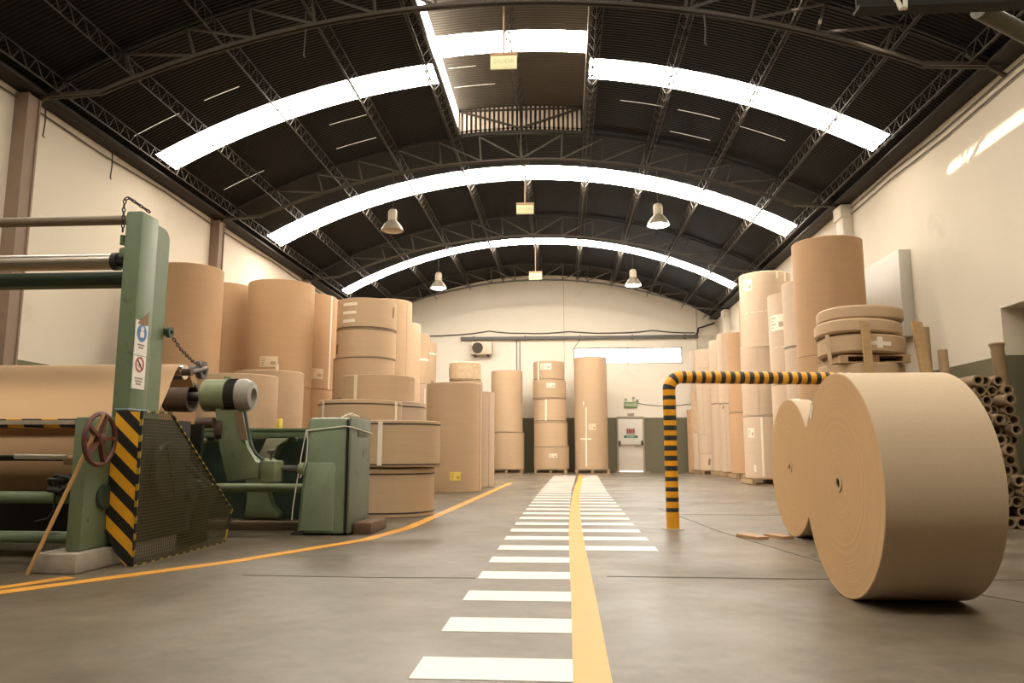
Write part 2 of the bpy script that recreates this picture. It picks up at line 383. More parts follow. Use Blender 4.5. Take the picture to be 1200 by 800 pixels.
# eaves: dark sheet-metal channels along both walls
for nm, x, sg in (('trim_left', XL, 1), ('trim_right', XR, -1)):
    b = B(); z = rz(6.73)
    b.prism([(x+sg*.005, YB, z+.10), (x+sg*.005, YB, z+.0), (x+sg*.20, YB, z+.01), (x+sg*.26, YB, z+.04), (x+sg*.26, YB, z+.09)], (0, YF-YB-.01, 0))
    b.tube([(x+sg*.30, YB, z+.02), (x+sg*.30, YF-.05, z+.02)], .02)
    struct(nm, b, GUT, ang=20)
# gable end trim and thin joint lines of the far wall
b = B(); b.box(CX0-.02+.9, CX0+.9, YF-.012, YF, 2.1, 7.3); b.box(5.06, 5.10, YF-.02, YF, 2.05, 6.2); struct('trim_1', b, mat('wall_joint', (.50, .43, .33), .8), smooth=False)
b = B(); b.box(5.1, XR, YF-.05, YF, 2.04, 5.15); struct('trim_2', b, mat('end_pier_plaster', (.66, .60, .49), .8), smooth=False)
# pilasters at the trusses of the right wall
TR = [-1.75, 4.0, 9.75, 15.5, 21.3, 27.0]
PILM = mat('pilaster_plaster', (.68, .62, .52), .75, var=.05)
for k, y in enumerate((15.5, 21.3, 27.0)):
    b = B(); b.box(XR-.20, XR, y-.22, y+.16, 0, 5.66, .02); b.box(XR-.24, XR, y-.25, y+.19, 5.45, 5.72, .02); struct('trim_%d' % (3+k), b, PILM)
# steel columns of the left wall
for k, y in enumerate((-1.75, 4.0, 9.62, 15.55, 21.3, 27.0)):
    b = B(); b.box(XL, XL+.20, y-.13, y-.10, 0, 5.72); b.box(XL, XL+.20, y+.10, y+.13, 0, 5.72); b.box(XL, XL+.18, y-.1, y+.1, 0, 5.72)
    struct('trim_%d' % (6+k), b, POSTM, smooth=False)

# far window, mullion, frame
b = B(); b.box(wx0, wx1, YF+.10, YF+.12, wz0, wz1); w1 = struct('window_1', b, WINE, smooth=False)
b = B(); fw = .05
for x in (wx0, (wx0+wx1)/2-.02, wx1-fw): b.box(x, x+fw, YF+.04, YF+.1, wz0, wz1)
b.box(wx0, wx1, YF+.04, YF+.1, wz0, wz0+fw); b.box(wx0, wx1, YF+.04, YF+.1, wz1-fw, wz1); obj('window_frame', b, FRAMEM, w1, smooth=False)

# emergency door
dx0, dx1, dz = 1.96, 2.99, 2.07
b = B(); b.box(dx0+.06, dx1-.06, YF-.07, YF-.02, .05, dz-.09, .008); door = struct('door_1', b, DOORM)
b = B(); b.box(dx0, dx0+.055, YF-.09, YF-.002, 0, dz); b.box(dx1-.055, dx1, YF-.09, YF-.002, 0, dz); b.box(dx0+.055, dx1-.055, YF-.09, YF-.002, dz-.08, dz); obj('door_frame', b, FRAMEM, door, smooth=False)
b = B(); b.box(dx0+.12, dx1-.12, YF-.15, YF-.12, .98, 1.03, .01); b.box(dx0+.64, dx1-.13, YF-.145, YF-.125, .93, .97); pb = obj('push_bar', b, mat('push_bar_metal', (.40, .30, .22), .4), door)
b = B(); b.box(dx0+.07, dx0+.13, YF-.16, YF-.07, .99, 1.16, .01); b.box(dx1-.13, dx1-.07, YF-.16, YF-.07, .99, 1.16, .01); obj('bar_bracket', b, BLKP, pb)
b = B(); b.box(2.31, 2.64, YF-.08, YF-.071, 1.38, 1.62); ds = obj('door_notice', b, mat('faded_notice', (.40, .37, .33), .5), door, smooth=False)
b = B()
for r in range(2):
    for k in range(4): b.box(2.33+k*.075, 2.39+k*.075, YF-.085, YF-.08, 1.52-r*.07, 1.60-r*.07)
obj('notice_symbol', b, RED, ds, smooth=False)
b = B(); b.box(2.22, 2.74, YF-.084, YF-.075, 1.27, 1.36); gs = obj('door_exit_plate', b, TEAL, door, smooth=False)
text('plate_lettering', 'SALIDA', .085, WHITE, gs, (2.48, YF-.086, 1.315), (PI/2, 0, 0))
b = B(); b.box(dx0+.08, dx1-.08, YF-.06, YF-.03, .008, .045); obj('bottom_gap', b, emit('daylight_under_door', (1, .98, .92), 2.5), door, smooth=False)
b = B(); b.box(2.38, 2.62, YF-.10, YF-.004, 2.12, 2.20, .01); obj('door_closer', b, FRAMEM, door)
b = B(); b.box(dx0-.1, dx1+.15, YF-.3, YF-.1, 0, .012); struct('trim_20', b, mat('threshold_paint', (.62, .46, .28), .6), smooth=False)
# emergency exit box over the door
ex = thing('emergency_light_box', 'green emergency exit box with little lamps on top above the white door', 'exit light', (2.5, YF-.004, 2.40))
b = B(); b.box(2.26, 2.74, YF-.08, YF-.004, 2.40, 2.62, .01); obj('box_body', b, EXITG, ex)
text('box_lettering', 'SALIDA', .12, WHITE, ex, (2.5, YF-.083, 2.51), (PI/2, 0, 0))
for x, z, a in ((2.33, 2.70, -.4), (2.6, 2.76, .3), (2.74, 2.66, .8)):
    b = B(); b.cyl((x, YF-.05, 2.62), (x, YF-.05, z-.02), .012); b.cyl((x, YF-.02, z), (x+.02*a, YF-.12, z), .045, 14, .055); obj('twin_lamp', b, mat('lamp_shell', (.30, .36, .24), .5), ex)

# wall pipe, cables, air conditioner on the far wall
b = B(); b.box(-4.0, 5.1, YF-.17, YF-.03, 5.04, 5.16, .02)
for x in (-3.5, -1.5, .6, 2.6, 4.6): b.box(x, x+.04, YF-.18, YF-.002, 5.01, 5.19)
tag(obj('wall_conduit', b, PIPEG), 'long dark grey pipe running level across the far cream wall', 'pipe')
def cable(label, pts, r=.016, m=None, name='cable'):
    P = [Vector(p) for p in pts]; out = []
    for i in range(len(P)-1):
        for k in range(4):
            t = k/4; p = P[i].lerp(P[i+1], t)
            p.z -= math.sin(t*PI)*min(.05, (P[i+1]-P[i]).length*.02) if abs(P[i+1].z-P[i].z) < 1 else 0; out.append(p)
    out.append(P[-1]); b = B(); b.tube(out, r, 6)
    return tag(obj(name, b, m or CABLE), label, 'cable')
cable('dark cable sagging along the far wall above the level pipe', [(-6.2, YF-.03, 5.28), (-4.3, YF-.03, 5.26), (-2.9, YF-.03, 5.40), (-1.6, YF-.03, 5.30), (.2, YF-.03, 5.35), (2.2, YF-.03, 5.28), (3.4, YF-.03, 5.36), (5.0, YF-.03, 5.25)], .022)
cable('thin wire drooping across the far wall right of the emergency exit box', [(2.76, YF-.02, 2.58), (3.6, YF-.02, 2.47), (4.6, YF-.02, 2.52), (5.05, YF-.02, 2.56)], .010)
cable('thin wire dropping from the wall pipe to the left end of the bright window', [(.62, YF-.03, 5.03), (.42, YF-.03, 4.75)], .012)
cable('left of two thin conduits dropping behind the reel left of the five-reel tower', [(-1.82, YF-.02, 5.03), (-1.82, YF-.02, 2.3)], .014)
cable('right of two thin conduits dropping behind the reel left of the five-reel tower', [(-1.70, YF-.02, 5.03), (-1.70, YF-.02, 2.3)], .014)
cable('black cable bending down the far right corner pier below the eave', [(5.75, YF-.08, 5.62), (5.45, YF-.08, 5.52), (5.12, YF-.08, 5.42), (5.10, YF-.08, 5.25), (5.02, YF-.08, 5.17)], .03, DARK)
ac = thing('air_conditioner', 'beige outdoor air conditioner unit with round fan on the far wall under the pipe', 'air conditioner', (-3.15, YF-.003, 4.45))
b = B(); b.box(-3.56, -2.76, YF-.36, YF-.03, 4.45, 4.95, .02); obj('housing', b, mat('ac_beige', (.66, .56, .42), .5), ac)
b = B(); b.lathe([(0, -.01), (.21, -.01), (.21, .012), (.19, .02)], (-3.31, YF-.375, 4.70), 'y', 28)
for k in range(5): b.lathe([(.035+.036*k, -.02), (.041+.036*k, -.02), (.041+.036*k, -.01), (.035+.036*k, -.01)], (-3.31, YF-.37, 4.70), 'y', 28, closed=True)
obj('fan_grille', b, mat('fan_dark', (.07, .055, .04), .6), ac)
for x in (-3.45, -2.95):
    b = B(); b.box(x, x+.07, YF-.40, YF-.003, 4.39, 4.445); obj('bracket', b, DARK, ac, smooth=False)

# ------------------------------------------------------------------ roof ironwork
def bz(o): return 6.94-(14.7-math.sqrt(14.7**2-o*o))
def make_truss():
    t = thing('roof_truss', 'x', 'roof truss', (CX0, 0, 5.7), 'arched iron roof trusses')
    ol = [-6.55+13.1*k/32 for k in range(33)]
    b = B()
    for o0, o1 in zip(ol, ol[1:]):
        for y in (-.035, .035): b.obox((CX0+o0, y, rz(o0)-.06), (CX0+o1, y, rz(o1)-.06), .025, .04)
    obj('top_chord', b, DARK, t, smooth=False)
    b = B(); ol = [-5.65+11.3*k/28 for k in range(29)]
    for o0, o1 in zip(ol, ol[1:]):
        for y in (-.035, .035): b.obox((CX0+o0, y, bz(o0)), (CX0+o1, y, bz(o1)), .03, .04)
    for s in (-1, 1):
        for y in (-.035, .035): b.obox((CX0+s*5.65, y, bz(5.65)), (CX0+s*6.60, y, 5.765), .04, .05)
    obj('bottom_chord', b, IRON, t, smooth=False)
    for k in range(-6, 7):
        o = k*.86; b = B(); b.obox((CX0+o, 0, bz(o)), (CX0+o*1.035, 0, rz(o*1.035)-.07), .035, .035, (0, 1, 0)); obj('web_post', b, IRON, t, smooth=False)
        if k:
            oi = o-math.copysign(.86, k); b = B(); b.obox((CX0+o*1.035, 0, rz(o*1.035)-.09), (CX0+oi, 0, bz(oi)+.02), .03, .03, (0, 1, 0)); obj('web_brace', b, IRON, t, smooth=False)
    for s in (-1, 1):
        b = B(); b.obox((CX0+s*6.5, 0, rz(6.5)-.09), (CX0+s*5.65, 0, bz(5.65)), .035, .035, (0, 1, 0)); b.obox((CX0+s*6.68, 0, 5.62), (CX0+s*6.2, 0, rz(6.2)-.12), .04, .05, (0, 1, 0)); obj('heel_brace', b, IRON, t, smooth=False)
    return t
t0 = make_truss(); TL = {9.75: 'arched iron truss nearest the camera, its chord cut by the top of the photo', 15.5: 'second arched iron truss, at the end of the raised ridge roof', 21.3: 'third arched iron truss, in front of the farthest skylight strip', 27.0: 'farthest arched iron truss close to the far gable wall'}
for i, (y, l) in enumerate(TL.items()):
    if i == 0: t0.location.y = y; t0['label'] = l
    else: dup(t0, (CX0, y, 5.7), l)

def purlin(off, y0, y1, dz, label):
    t = thing('lattice_purlin', label, 'roof purlin', (CX0+off, y0, rz(off, dz)-.35), 'lattice purlins under the roof')
    x = CX0+off; z = rz(off, dz)-.05; a = math.asin(off/RR); w = .095; hh = .21
    nx, nz = math.sin(a), math.cos(a); tx, tz = math.cos(a), -math.sin(a)
    T = [(x-tx*w, z-tz*w), (x+tx*w, z+tz*w)]; Bt = (x-nx*hh, z-nz*hh)
    for p in T+[Bt]:
        b = B(); b.obox((p[0], y0, p[1]), (p[0], y1, p[1]), .014, .014); obj('chord', b, LACE, t, smooth=False)
    b = B(); st = .30; n = int((y1-y0)/st)
    for k in range(n):
        ya = y0+k*st
        for p in T:
            b.obox((Bt[0], ya, Bt[1]), (p[0], ya+st/2, p[1]), .010, .010); b.obox((p[0], ya+st/2, p[1]), (Bt[0], ya+st, Bt[1]), .010, .010)
    obj('lacing', b, LACE, t, smooth=False)
PY0 = 3.0
purlin(0, MY0+.1, MY1-.1, MH, 'lattice purlin under the ridge of the raised roof, beside the first exit sign')
purlin(0, MY1+.15, YF-.05, 0, 'lattice purlin along the ridge beyond the raised roof')
for s, side in ((-1, 'left'), (1, 'right')):
    for k, l in enumerate(('lattice purlin along the %s edge of the raised ridge roof', 'second lattice purlin %s of the ridge', 'third lattice purlin %s of the ridge', 'outer lattice purlin on the %s, fourth from the ridge', 'lattice purlin running just above the %s eave channel')):
        off = (1.36, 2.78, 4.15, 5.45, 6.28)[k]; purlin(s*off*(1.0 if k else 1.06), PY0, YF-.05, 0, l % side)

# daylight showing through thin gaps between roof sheets
GAPM = emit('sheet_gap_daylight', (1, .93, .8), .55)
for o0, o1, y, dz in ((-5.09, -4.5, 11.62, 0), (-6.3, -5.54, 11.66, 0), (-3.65, -2.92, 13.81, 0), (-3.83, -2.99, 14.86, 0), (-6.09, -5.26, 14.62, 0), (-1.28, -.75, 13.56, .5), (-1.28, -.45, 14.33, .5), (2.01, 2.8, 13.89, 0), (3.1, 3.88, 13.91, 0), (4.27, 5.09, 13.98, 0), (3.08, 3.88, 14.91, 0)):
    b = B(); slab(b, o0, o1, y, y+.013, dz-.006, .004, 4); obj('sheet_gap', b, GAPM, ceiling)

# exit signs hanging from the ridge
def exit_sign(y, z, ztop, label):
    t = thing('exit_sign', label, 'exit sign', (-.80, y, z), 'exit signs hanging along the ridge')
    b = B(); b.box(-.985, -.615, y-.012, y+.012, z-.10, z+.10, .004); p = obj('panel', b, SIGNB, t)
    text('lettering', 'SALIDA', .088, SIGNT, p, (-.80, y-.013, z+.015), (PI/2, 0, 0), .001)
    b = B(); b.box(-.99, -.61, y-.02, y+.02, z+.105, z+.15, .005); obj('top_rail', b, SIGNF, t)
    b = B(); b.cyl((-.80, y, z+.15), (-.80, y, ztop), .014, 8); obj('hanging_rod', b, SIGNF, t)
exit_sign(9.9, 6.13, 8.0, 'cream exit sign in front of the bright raised-roof skylight, nearest of the row')
exit_sign(15.65, 5.88, 6.9, 'cream exit sign hanging against dark roof below the middle skylight')
exit_sign(21.45, 5.77, 6.9, 'smallest cream exit sign, hanging in front of the far gable wall')

# high-bay lamps
def high_bay(x, y, on, label):
    t = thing('high_bay_lamp', label, 'lamp', (x, y, 5.42), 'high bay lamps under the roof')
    b = B(); b.lathe([(.235, 0), (.24, .01), (.215, .07), (.16, .15), (.10, .215), (.085, .23), (.08, .23), (.095, .205), (.15, .145), (.205, .065), (.23, .004)], (x, y, 5.42), 'z', 32, closed=True); obj('reflector', b, LAMPM, t)
    b = B(); b.lathe([(0, .225), (.085, .225), (.088, .25), (.088, .44), (.07, .47), (0, .475)], (x, y, 5.42), 'z', 24)
    for k in range(8):
        a = k*PI/4; b.box(x+.088*math.cos(a)-.01, x+.088*math.cos(a)+.01, y+.088*math.sin(a)-.01, y+.088*math.sin(a)+.01, 5.68, 5.84)
    obj('ballast_housing', b, LAMPM, t)
    b = B(); b.lathe([(0, -.03), (.1, -.024), (.17, -.008), (.205, .012), (.19, .03), (.1, .05), (0, .05)], (x, y, 5.42), 'z', 24); obj('lens', b, LAMPON if on else LAMPOFF, t)
    b = B(); b.cyl((x, y, 5.89), (x, y, bz(x-CX0)+.03), .008, 6); b.cyl((x, y-.06, bz(x-CX0)+.035), (x, y+.06, bz(x-CX0)+.035), .012, 8); b.lathe([(.012, 0), (.02, 0), (.02, .03), (.012, .03)], (x, y, 5.89), 'z', 10, closed=True); obj('suspension_rod', b, IRON, t)
high_bay(-3.63, 15.5, False, 'unlit high bay lamp, the nearer one left of the ridge')
high_bay(1.99, 15.5, True, 'lit high bay lamp, the nearer and larger one right of the ridge')
high_bay(-3.60, 21.3, True, 'lit high bay lamp above the left reels, in front of the far gable')
high_bay(1.98, 21.3, True, 'lit high bay lamp right of the ridge, in front of the far gable')

# small dangling bits from the near truss and the eaves
def dangle(x, y, z0, z1, label):
    b = B(); b.tube([(x, y, z0), (x+.01, y, (z0+z1)/2), (x-.005, y, z1), (x+.02, y, z1-.02)], .010, 6); tag(obj('hanging_wire', b, IRON), label, 'wire')
dangle(-3.60, 9.75, 6.93, 6.25, 'thin wire dangling from the near truss over the left half of the hall')
dangle(1.95, 9.75, 6.66, 6.22, 'thin wire dangling from the near truss over the right half of the hall')
for y, z in ((9.95, 5.62), (11.6, 5.6)): dangle(XL+.12, y, 5.68, z-.35, 'short wire hook under the left eave, %s' % ('beside the near steel column' if y < 10 else 'midway between the steel columns'))
# eave cables on the walls
for x, s, z, l in ((XR, -1, 5.64, 'upper cable following the right wall just under the eave'), (XR, -1, 5.52, 'lower cable following the right wall under the eave'), (XL, 1, 5.64, 'cable following the left wall just under the eave')):
    b = B(); b.tube([(x+s*.03, 2+k*1.9, z+.03*math.sin(k*2.3)) for k in range(8 if s < 0 else 14)], .012, 6); tag(obj('wall_cable', b, CABLE), l, 'cable')
# dark girder and pipe high in the right foreground
b = B(); b.box(2.45, XR, 5.96, 6.10, 4.37, 4.40); b.box(2.45, XR, 6.02, 6.04, 4.40, 4.62); b.box(2.45, XR, 5.96, 6.10, 4.62, 4.65); tag(obj('steel_girder', b, mat('girder_dark', (.010, .010, .007), .7, var=.3), smooth=False), 'dark steel girder crossing the top right edge of the photo', 'girder')
b = B(); b.tube([(2.78, 6.0, 4.7), (2.75, 5.98, 4.45), (2.77, 5.94, 4.33), (2.80, 5.94, 4.33), (2.83, 5.98, 4.5)], .02, 8); tag(obj('rope_end', b, CORD), 'pale rope end looped over the dark girder', 'rope')
b = B(); b.cyl((3.55, 6.25, 4.48), (5.84, 7.6, 4.28), .075, 16); tag(obj('roof_pipe', b, mat('olive_pipe', (.075, .06, .024), .5)), 'olive brown pipe running from the dark girder to the right wall', 'pipe')

# ------------------------------------------------------------------ floor markings (parts of the floor)
def shift(y): return 0 if y < 8 else (y-8)*.012+(max(0, y-15))*.012
WP = []
for i in range(33):
    y0 = 2.675+.685*i; y1 = y0+.275
    if y1 > 25.2: break
    s = shift(y0); yl = .03+s
    b = B(); b.box(-.535+s*.55, yl, y0, y1, .0005, .002); obj('walkway_stripe', b, PAINTW, floor, smooth=False)
    if i >= 5: b = B(); b.box(yl+.12, .715+s, y0, y1, .0005, .002); obj('walkway_stripe', b, PAINTW, floor, smooth=False)
def ribbon(name, pts, w, m, z=.0025):
    b = B(); P = [Vector((x, y, 0)) for x, y in pts]; L = []
    for i, p in enumerate(P):
        d = (P[min(i+1, len(P)-1)]-P[max(i-1, 0)]).normalized(); n = Vector((-d.y, d.x, 0)); L.append((p+n*w/2, p-n*w/2))
    for (a, c), (d, e) in zip(L, L[1:]):
        b.prism([(a.x, a.y, .0005), (c.x, c.y, .0005), (e.x, e.y, .0005), (d.x, d.y, .0005)], (0, 0, z-.0005))
    return obj(name, b, m, floor, smooth=False)
ribbon('walkway_center_line', [(.075, .6), (.085, 2.7), (.09, 4.1), (.09, 5.8), (.095, 7.6), (.11, 9), (.13, 10.6), (.20, 14), (.29, 17.4), (.40, 21), (.50, 25.3)], .13, PAINTY)
ribbon('edge_line', [(-4.2, 2.3), (-3.10, 4.05), (-2.32, 5.32), (-1.74, 6.70), (-1.58, 7.75), (-1.52, 10), (-1.33, 18.9)], .115, PAINTY)
ribbon('edge_line', [(-3.75, 3.35), (-3.14, 4.30), (-3.02, 4.60)], .10, PAINTY, .003)
ribbon('edge_line', [(-2.5, 19.15), (-1.36, 18.78)], .12, PAINTY, .003)
ribbon('floor_joint', [(.25, 4.86), (1.4, 4.84), (3.0, 4.9)], .012, JOINT)
ribbon('floor_joint', [(-2.0, 4.75), (-1.2, 4.72), (-.55, 4.74)], .012, JOINT)
ribbon('floor_joint', [(1.25, 9.6), (3.4, 9.55), (4.9, 9.6)], .014, JOINT)
ribbon('floor_joint', [(1.25, 10.6), (1.48, 7.6), (1.85, 5.0), (2.9, 3.2)], .012, JOINT)

# ------------------------------------------------------------------ pallets
def pallet(X, Y, w, d, z0=0, label='', h=.15, group='wooden pallets under the reels'):
    t = thing('wooden_pallet', label, 'pallet', (X, Y, z0), group)
    for k in (-1, 0, 1):
        b = B(); b.box(X+k*(w/2-.05)-.045, X+k*(w/2-.05)+.045, Y-d/2, Y+d/2, z0+.018, z0+h-.022); obj('stringer', b, WOODP, t, smooth=False)
    for k in range(6):
        y = Y-d/2+.045+(d-.09)*k/5; b = B(); b.box(X-w/2, X+w/2, y-.045, y+.045, z0+h-.022, z0+h-.002); obj('deck_board', b, WOODP, t, smooth=False)
    for k in range(3):
        y = Y-d/2+.045+(d-.09)*k/2; b = B(); b.box(X-w/2, X+w/2, y-.045, y+.045, z0, z0+.018); obj('bottom_board', b, WOODP, t, smooth=False)

# ------------------------------------------------------------------ paper reels standing on end
def reel(X, Y, r, z0, z1, label, m=KRAFT, ex=(), wob=.0015, edge=.008, group=None):
    h = z1-z0-.002; b = B()
    prof = [(0, 0), (r-edge, 0), (r, edge)]+[(r*(1+random.uniform(-.0012, .0012)), h*k/6) for k in range(1, 6)]+[(r, h-edge), (r-edge, h), (0, h)]
    b.lathe(prof, (X, Y, z0), 'z', 56, wob); o = obj('paper_reel', b, m, base=(X, Y, z0), ang=40)
    tag(o, label, 'paper reel', group)
    for e in ex:
        k = e[0]; b = B()
        if k == 'label':      # angle, z, width, height, material
            _, a, z, w, hh, lm = e; da = math.degrees(w/r)/2
            b.patch(X, Y, r*1.003, a-da, a+da, z-hh/2, z+hh/2); l = obj('sticker', b, lm, o)
            b = B(); nr = 4
            for i in range(nr):
                zz = z+hh*(.3-.2*i); q = da*random.uniform(.35, .8); b.patch(X, Y, r*1.003, a-da*.82, a-da*.82+q, zz-hh*.045, zz+hh*.045, .001, 4, .005)
            b.patch(X, Y, r*1.003, a+da*.25, a+da*.8, z-hh*.3, z+hh*.02, .001, 4, .005)
            obj('print', b, PRINTY if lm is LABELY else PRINT, l)
        elif k == 'tape':     # angle, z0, z1, width
            _, a, za, zb, w = e; da = math.degrees(w/r)/2; b.patch(X, Y, r*1.003, a-da, a+da, za, zb, .002, 3, .0015, lean=.01); obj('tape', b, WHITE_TAPE, o)
        elif k == 'band':     # horizontal tape: a0, a1, z, height
            _, a0, a1, z, hh = e; b.patch(X, Y, r*1.003, a0, a1, z-hh/2, z+hh/2, .002, 8); obj('tape', b, WHITE_TAPE, o)
        elif k == 'strap':    # black strap round the reel at z
            _, z = e[:2]; q = r*1.004; b.lathe([(q, -.007), (q+.003, -.007), (q+.003, .007), (q, .007)], (X, Y, z), 'z', 56, wob, closed=True); obj('strap', b, STRAP, o)
        elif k == 'seam':     # free edge of the outer wrap: angle, z0, z1
            _, a, za, zb = e; b.patch(X, Y, r*1.001, a-4, a, za, zb, .006, 3, .0015); obj('wrap_edge', b, m, o)
        elif k == 'tear':     # dark torn nick at the rim
            _, a, z, w, hh = e; da = math.degrees(w/r)/2; b.patch(X, Y, r*1.002, a-da, a+da, z-hh/2, z+hh/2, .003, 4, .001, lean=.2); obj('torn_patch', b, mat('torn_paper', (.20, .12, .06), .8), o)
        elif k == 'slash':    # pale slanted scuff strokes
            _, a, z, w, n = e; da = math.degrees(w/r)/2
            for i in range(n): b.patch(X, Y, r*1.003, a-da, a+da*(1-.12*i), z-.17*i, z-.17*i+.06, .001, 6)
            obj('pale_scuff', b, WHITE_TAPE, o)
    return o

# left side, nearest first
reel(-2.18, 9.40, .565, 0, .565, 'squat reel on the floor right of the green cabinet, lower of two', MID, [('strap', .50), ('strap', .05)])
reel(-2.15, 9.40, .60, .58, 1.13, 'squat black-strapped reel with white tape on the low reel by the green cabinet', MID, [('strap', .64-.03), ('strap', 1.085), ('tape', 0, .60, 1.11, .055)])
reel(-2.92, 10.75, .59, 0, 1.47, 'broad reel with a black strap near its rim, just behind the green cabinet', MID, [('strap', 1.41), ('tape', -44, .4, 1.45, .05), ('tape', 70, .4, 1.45, .06)])
reel(-2.83, 12.05, .60, 0, 1.53, 'reel half hidden between the broad strapped reel and the tall yellow-labelled reel', PALE, [('strap', 1.45)])
reel(-2.97, 12.0, .575, 1.535, 1.94, 'short reel disc with a white tape strip, lying level on top behind the strapped reel', MID, [('tape', -24, 1.545, 1.93, .06)])
reel(-2.17, 14.9, .54, 0, 2.08, 'tall plain reel with a yellow label near the floor, beside the yellow line', MID, [('label', 12, .30, .20, .16, LABELY), ('seam', 78, .02, 2.06)])
reel(-2.10, 16.8, .55, 0, 2.06, 'reel right behind the tall reel with the yellow label', PALE, [('seam', 60, .02, 2.02)])
reel(-4.85, 11.0, .57, 0, 1.87, 'nearer of two low reels behind the grey-capped machine arm', MID)
reel(-5.02, 12.6, .57, 0, 2.09, 'farther of two low reels behind the grey-capped machine arm', MID)
reel(-6.54, 12.6, .57, 0, 1.84, 'lower reel behind the green machine post', KRAFT)
reel(-6.54, 12.6, .57, 1.845, 3.92, 'leftmost tall reel, its upper half rising right behind the green machine post', KRAFT)
reel(-7.0, 15.0, .57, 0, 2.0, 'lower reel in the dim gap between the two biggest left reels', KRAFT)
reel(-7.0, 15.0, .57, 2.005, 4.13, 'dark tall upper reel between the leftmost reel and the labelled one', KRAFT)
reel(-5.64, 14.6, .64, 0, 1.99, 'lower reel under the big labelled reel on the left', KRAFT)
reel(-5.64, 14.6, .64, 1.995, 4.06, 'big upper reel with a cream label, widest of the tall left reels', KRAFT, [('label', 4, 2.45, .34, .20, LABEL), ('tape', 19, 2.1, 2.40, .05), ('tape', 58, 2.0, 2.1, .06)])
reel(-5.66, 16.4, .57, 0, 2.09, 'lower reel under the one with a long vertical tape, left stacks', KRAFT)
reel(-5.66, 16.4, .57, 2.095, 4.18, 'tall upper reel with a long vertical white tape and small label at its left', KRAFT, [('tape', 70, 2.1, 4.17, .05), ('label', 35, 2.42, .34, .22, LABEL)])
reel(-6.25, 18.9, .55, 0, 2.2, 'lower reel at the left wall behind the taped reel', KRAFT)
reel(-6.25, 18.9, .55, 2.205, 4.6, 'upper reel at the left wall peeping between the taped reel and the striped-scuff reel', KRAFT)
reel(-4.11, 15.4, .58, 0, 1.80, 'reel on the floor under the left stack of three banded reels', KRAFT)
reel(-4.13, 15.4, .63, 1.815, 2.64, 'lowest of three banded reels stacked high left of the aisle', MID, [('strap', 2.62)])
reel(-4.10, 15.4, .61, 2.645, 3.22, 'middle of three banded reels stacked high left of the aisle', MID, [('strap', 3.20), ('tear', -58, 2.82, .1, .2)])
reel(-4.10, 15.4, .61, 3.225, 3.84, 'topmost banded reel with three pale slanted scuffs', MID, [('strap', 3.245), ('slash', -20, 3.68, .34, 3), ('tear', 74, 3.6, .06, .22)])
reel(-4.30, 18.2, .57, 0, 2.43, 'lower reel behind the stack of three banded reels', MID, [('band', 20, 80, 2.4, .04)])
reel(-4.30, 18.2, .57, 2.435, 4.40, 'upper reel just right of the three banded reels, same height as them', MID, [('seam', 66, 2.45, 4.38)])
reel(-4.60, 21.0, .55, 0, 2.1, 'lower reel in the second row of tall left reels, with a torn nick', MID)
reel(-4.60, 21.0, .55, 2.105, 4.32, 'upper narrow-looking reel third from the far end of the left stacks, torn on its left', MID, [('tear', 12, 3.0, .12, .3)])
reel(-4.80, 23.6, .55, 0, 2.84, 'lower reel second from the far end of the left stacks', PALE, [('tape', 60, .6, 2.7, .06)])
reel(-4.80, 23.6, .55, 2.845, 4.42, 'upper reel second from the far end of the left stacks, banded with tape', MID, [('band', 15, 85, 3.6, .06)])
reel(-4.99, 26.0, .55, 0, 2.2, 'lower reel at the far end of the left stacks', MID)
reel(-4.99, 26.0, .55, 2.205, 4.50, 'upper reel at the far end of the left stacks, smallest in view', MID, [('band', 20, 85, 4.1, .06), ('tear', 55, 2.9, .12, .5)])
reel(-3.06, 23.5, .52, 0, 2.90, 'reel carrying the crinkly wrapped pack, behind the tall yellow-labelled reel', MID)
reel(-3.08, 23.45, .50, 2.905, 3.50, 'crinkly wrapped squat pack on a reel below the air conditioner', WRAP, [('strap', 2.96), ('seam', 40, 2.92, 3.48), ('tear', -80, 3.2, .2, .3)], .006, .03)
# far wall row
pallet(-2.06, 27.6, 1.15, 1.15, 0, 'pallet under the two-reel stack left of the five-reel tower')
reel(-2.06, 27.6, .60, .15, 1.45, 'lower reel of the two-reel stack left of the five-reel tower', MID, [('strap', 1.43)])
reel(-2.09, 27.6, .57, 1.455, 3.66, 'taller upper reel of the two-reel stack left of the five-reel tower', MID, [('seam', 68, 1.5, 3.0)])
pallet(-.51, 27.6, 1.15, 1.15, 0, 'pallet under the tower of five squat reels')
zz = [.15, .97, 1.81, 2.62, 3.29, 3.98]
five = ['bottom squat reel of the five-reel tower by the far wall, labelled', 'second squat reel from the bottom of the five-reel tower', 'middle squat reel of the five-reel tower, with a vertical tape', 'second squat reel from the top of the five-reel tower, widest, label in the middle', 'topmost squat reel of the five-reel tower, with a label']
fx = [(-.48, .63, [('label', 6, .62, .3, .14, LABELW), ('strap', .93)]), (-.50, .60, [('strap', 1.78)]), (-.52, .58, [('tape', -14, 1.85, 2.6, .06), ('strap', 1.85)]), (-.54, .60, [('label', 6, 3.1, .3, .16, LABELW), ('strap', 2.66)]), (-.56, .56, [('label', -10, 3.78, .4, .22, LABELW), ('tape', -40, 3.3, 3.95, .06), ('strap', 3.33)])]
for i in range(5):
    reel(fx[i][0], 27.6, fx[i][1], zz[i]+.002, zz[i+1], five[i], MID, fx[i][2], group='squat reels of the five-reel tower')
pallet(.95, 27.6, 1.2, 1.2, 0, 'pallet under the single tall reel left of the white door')
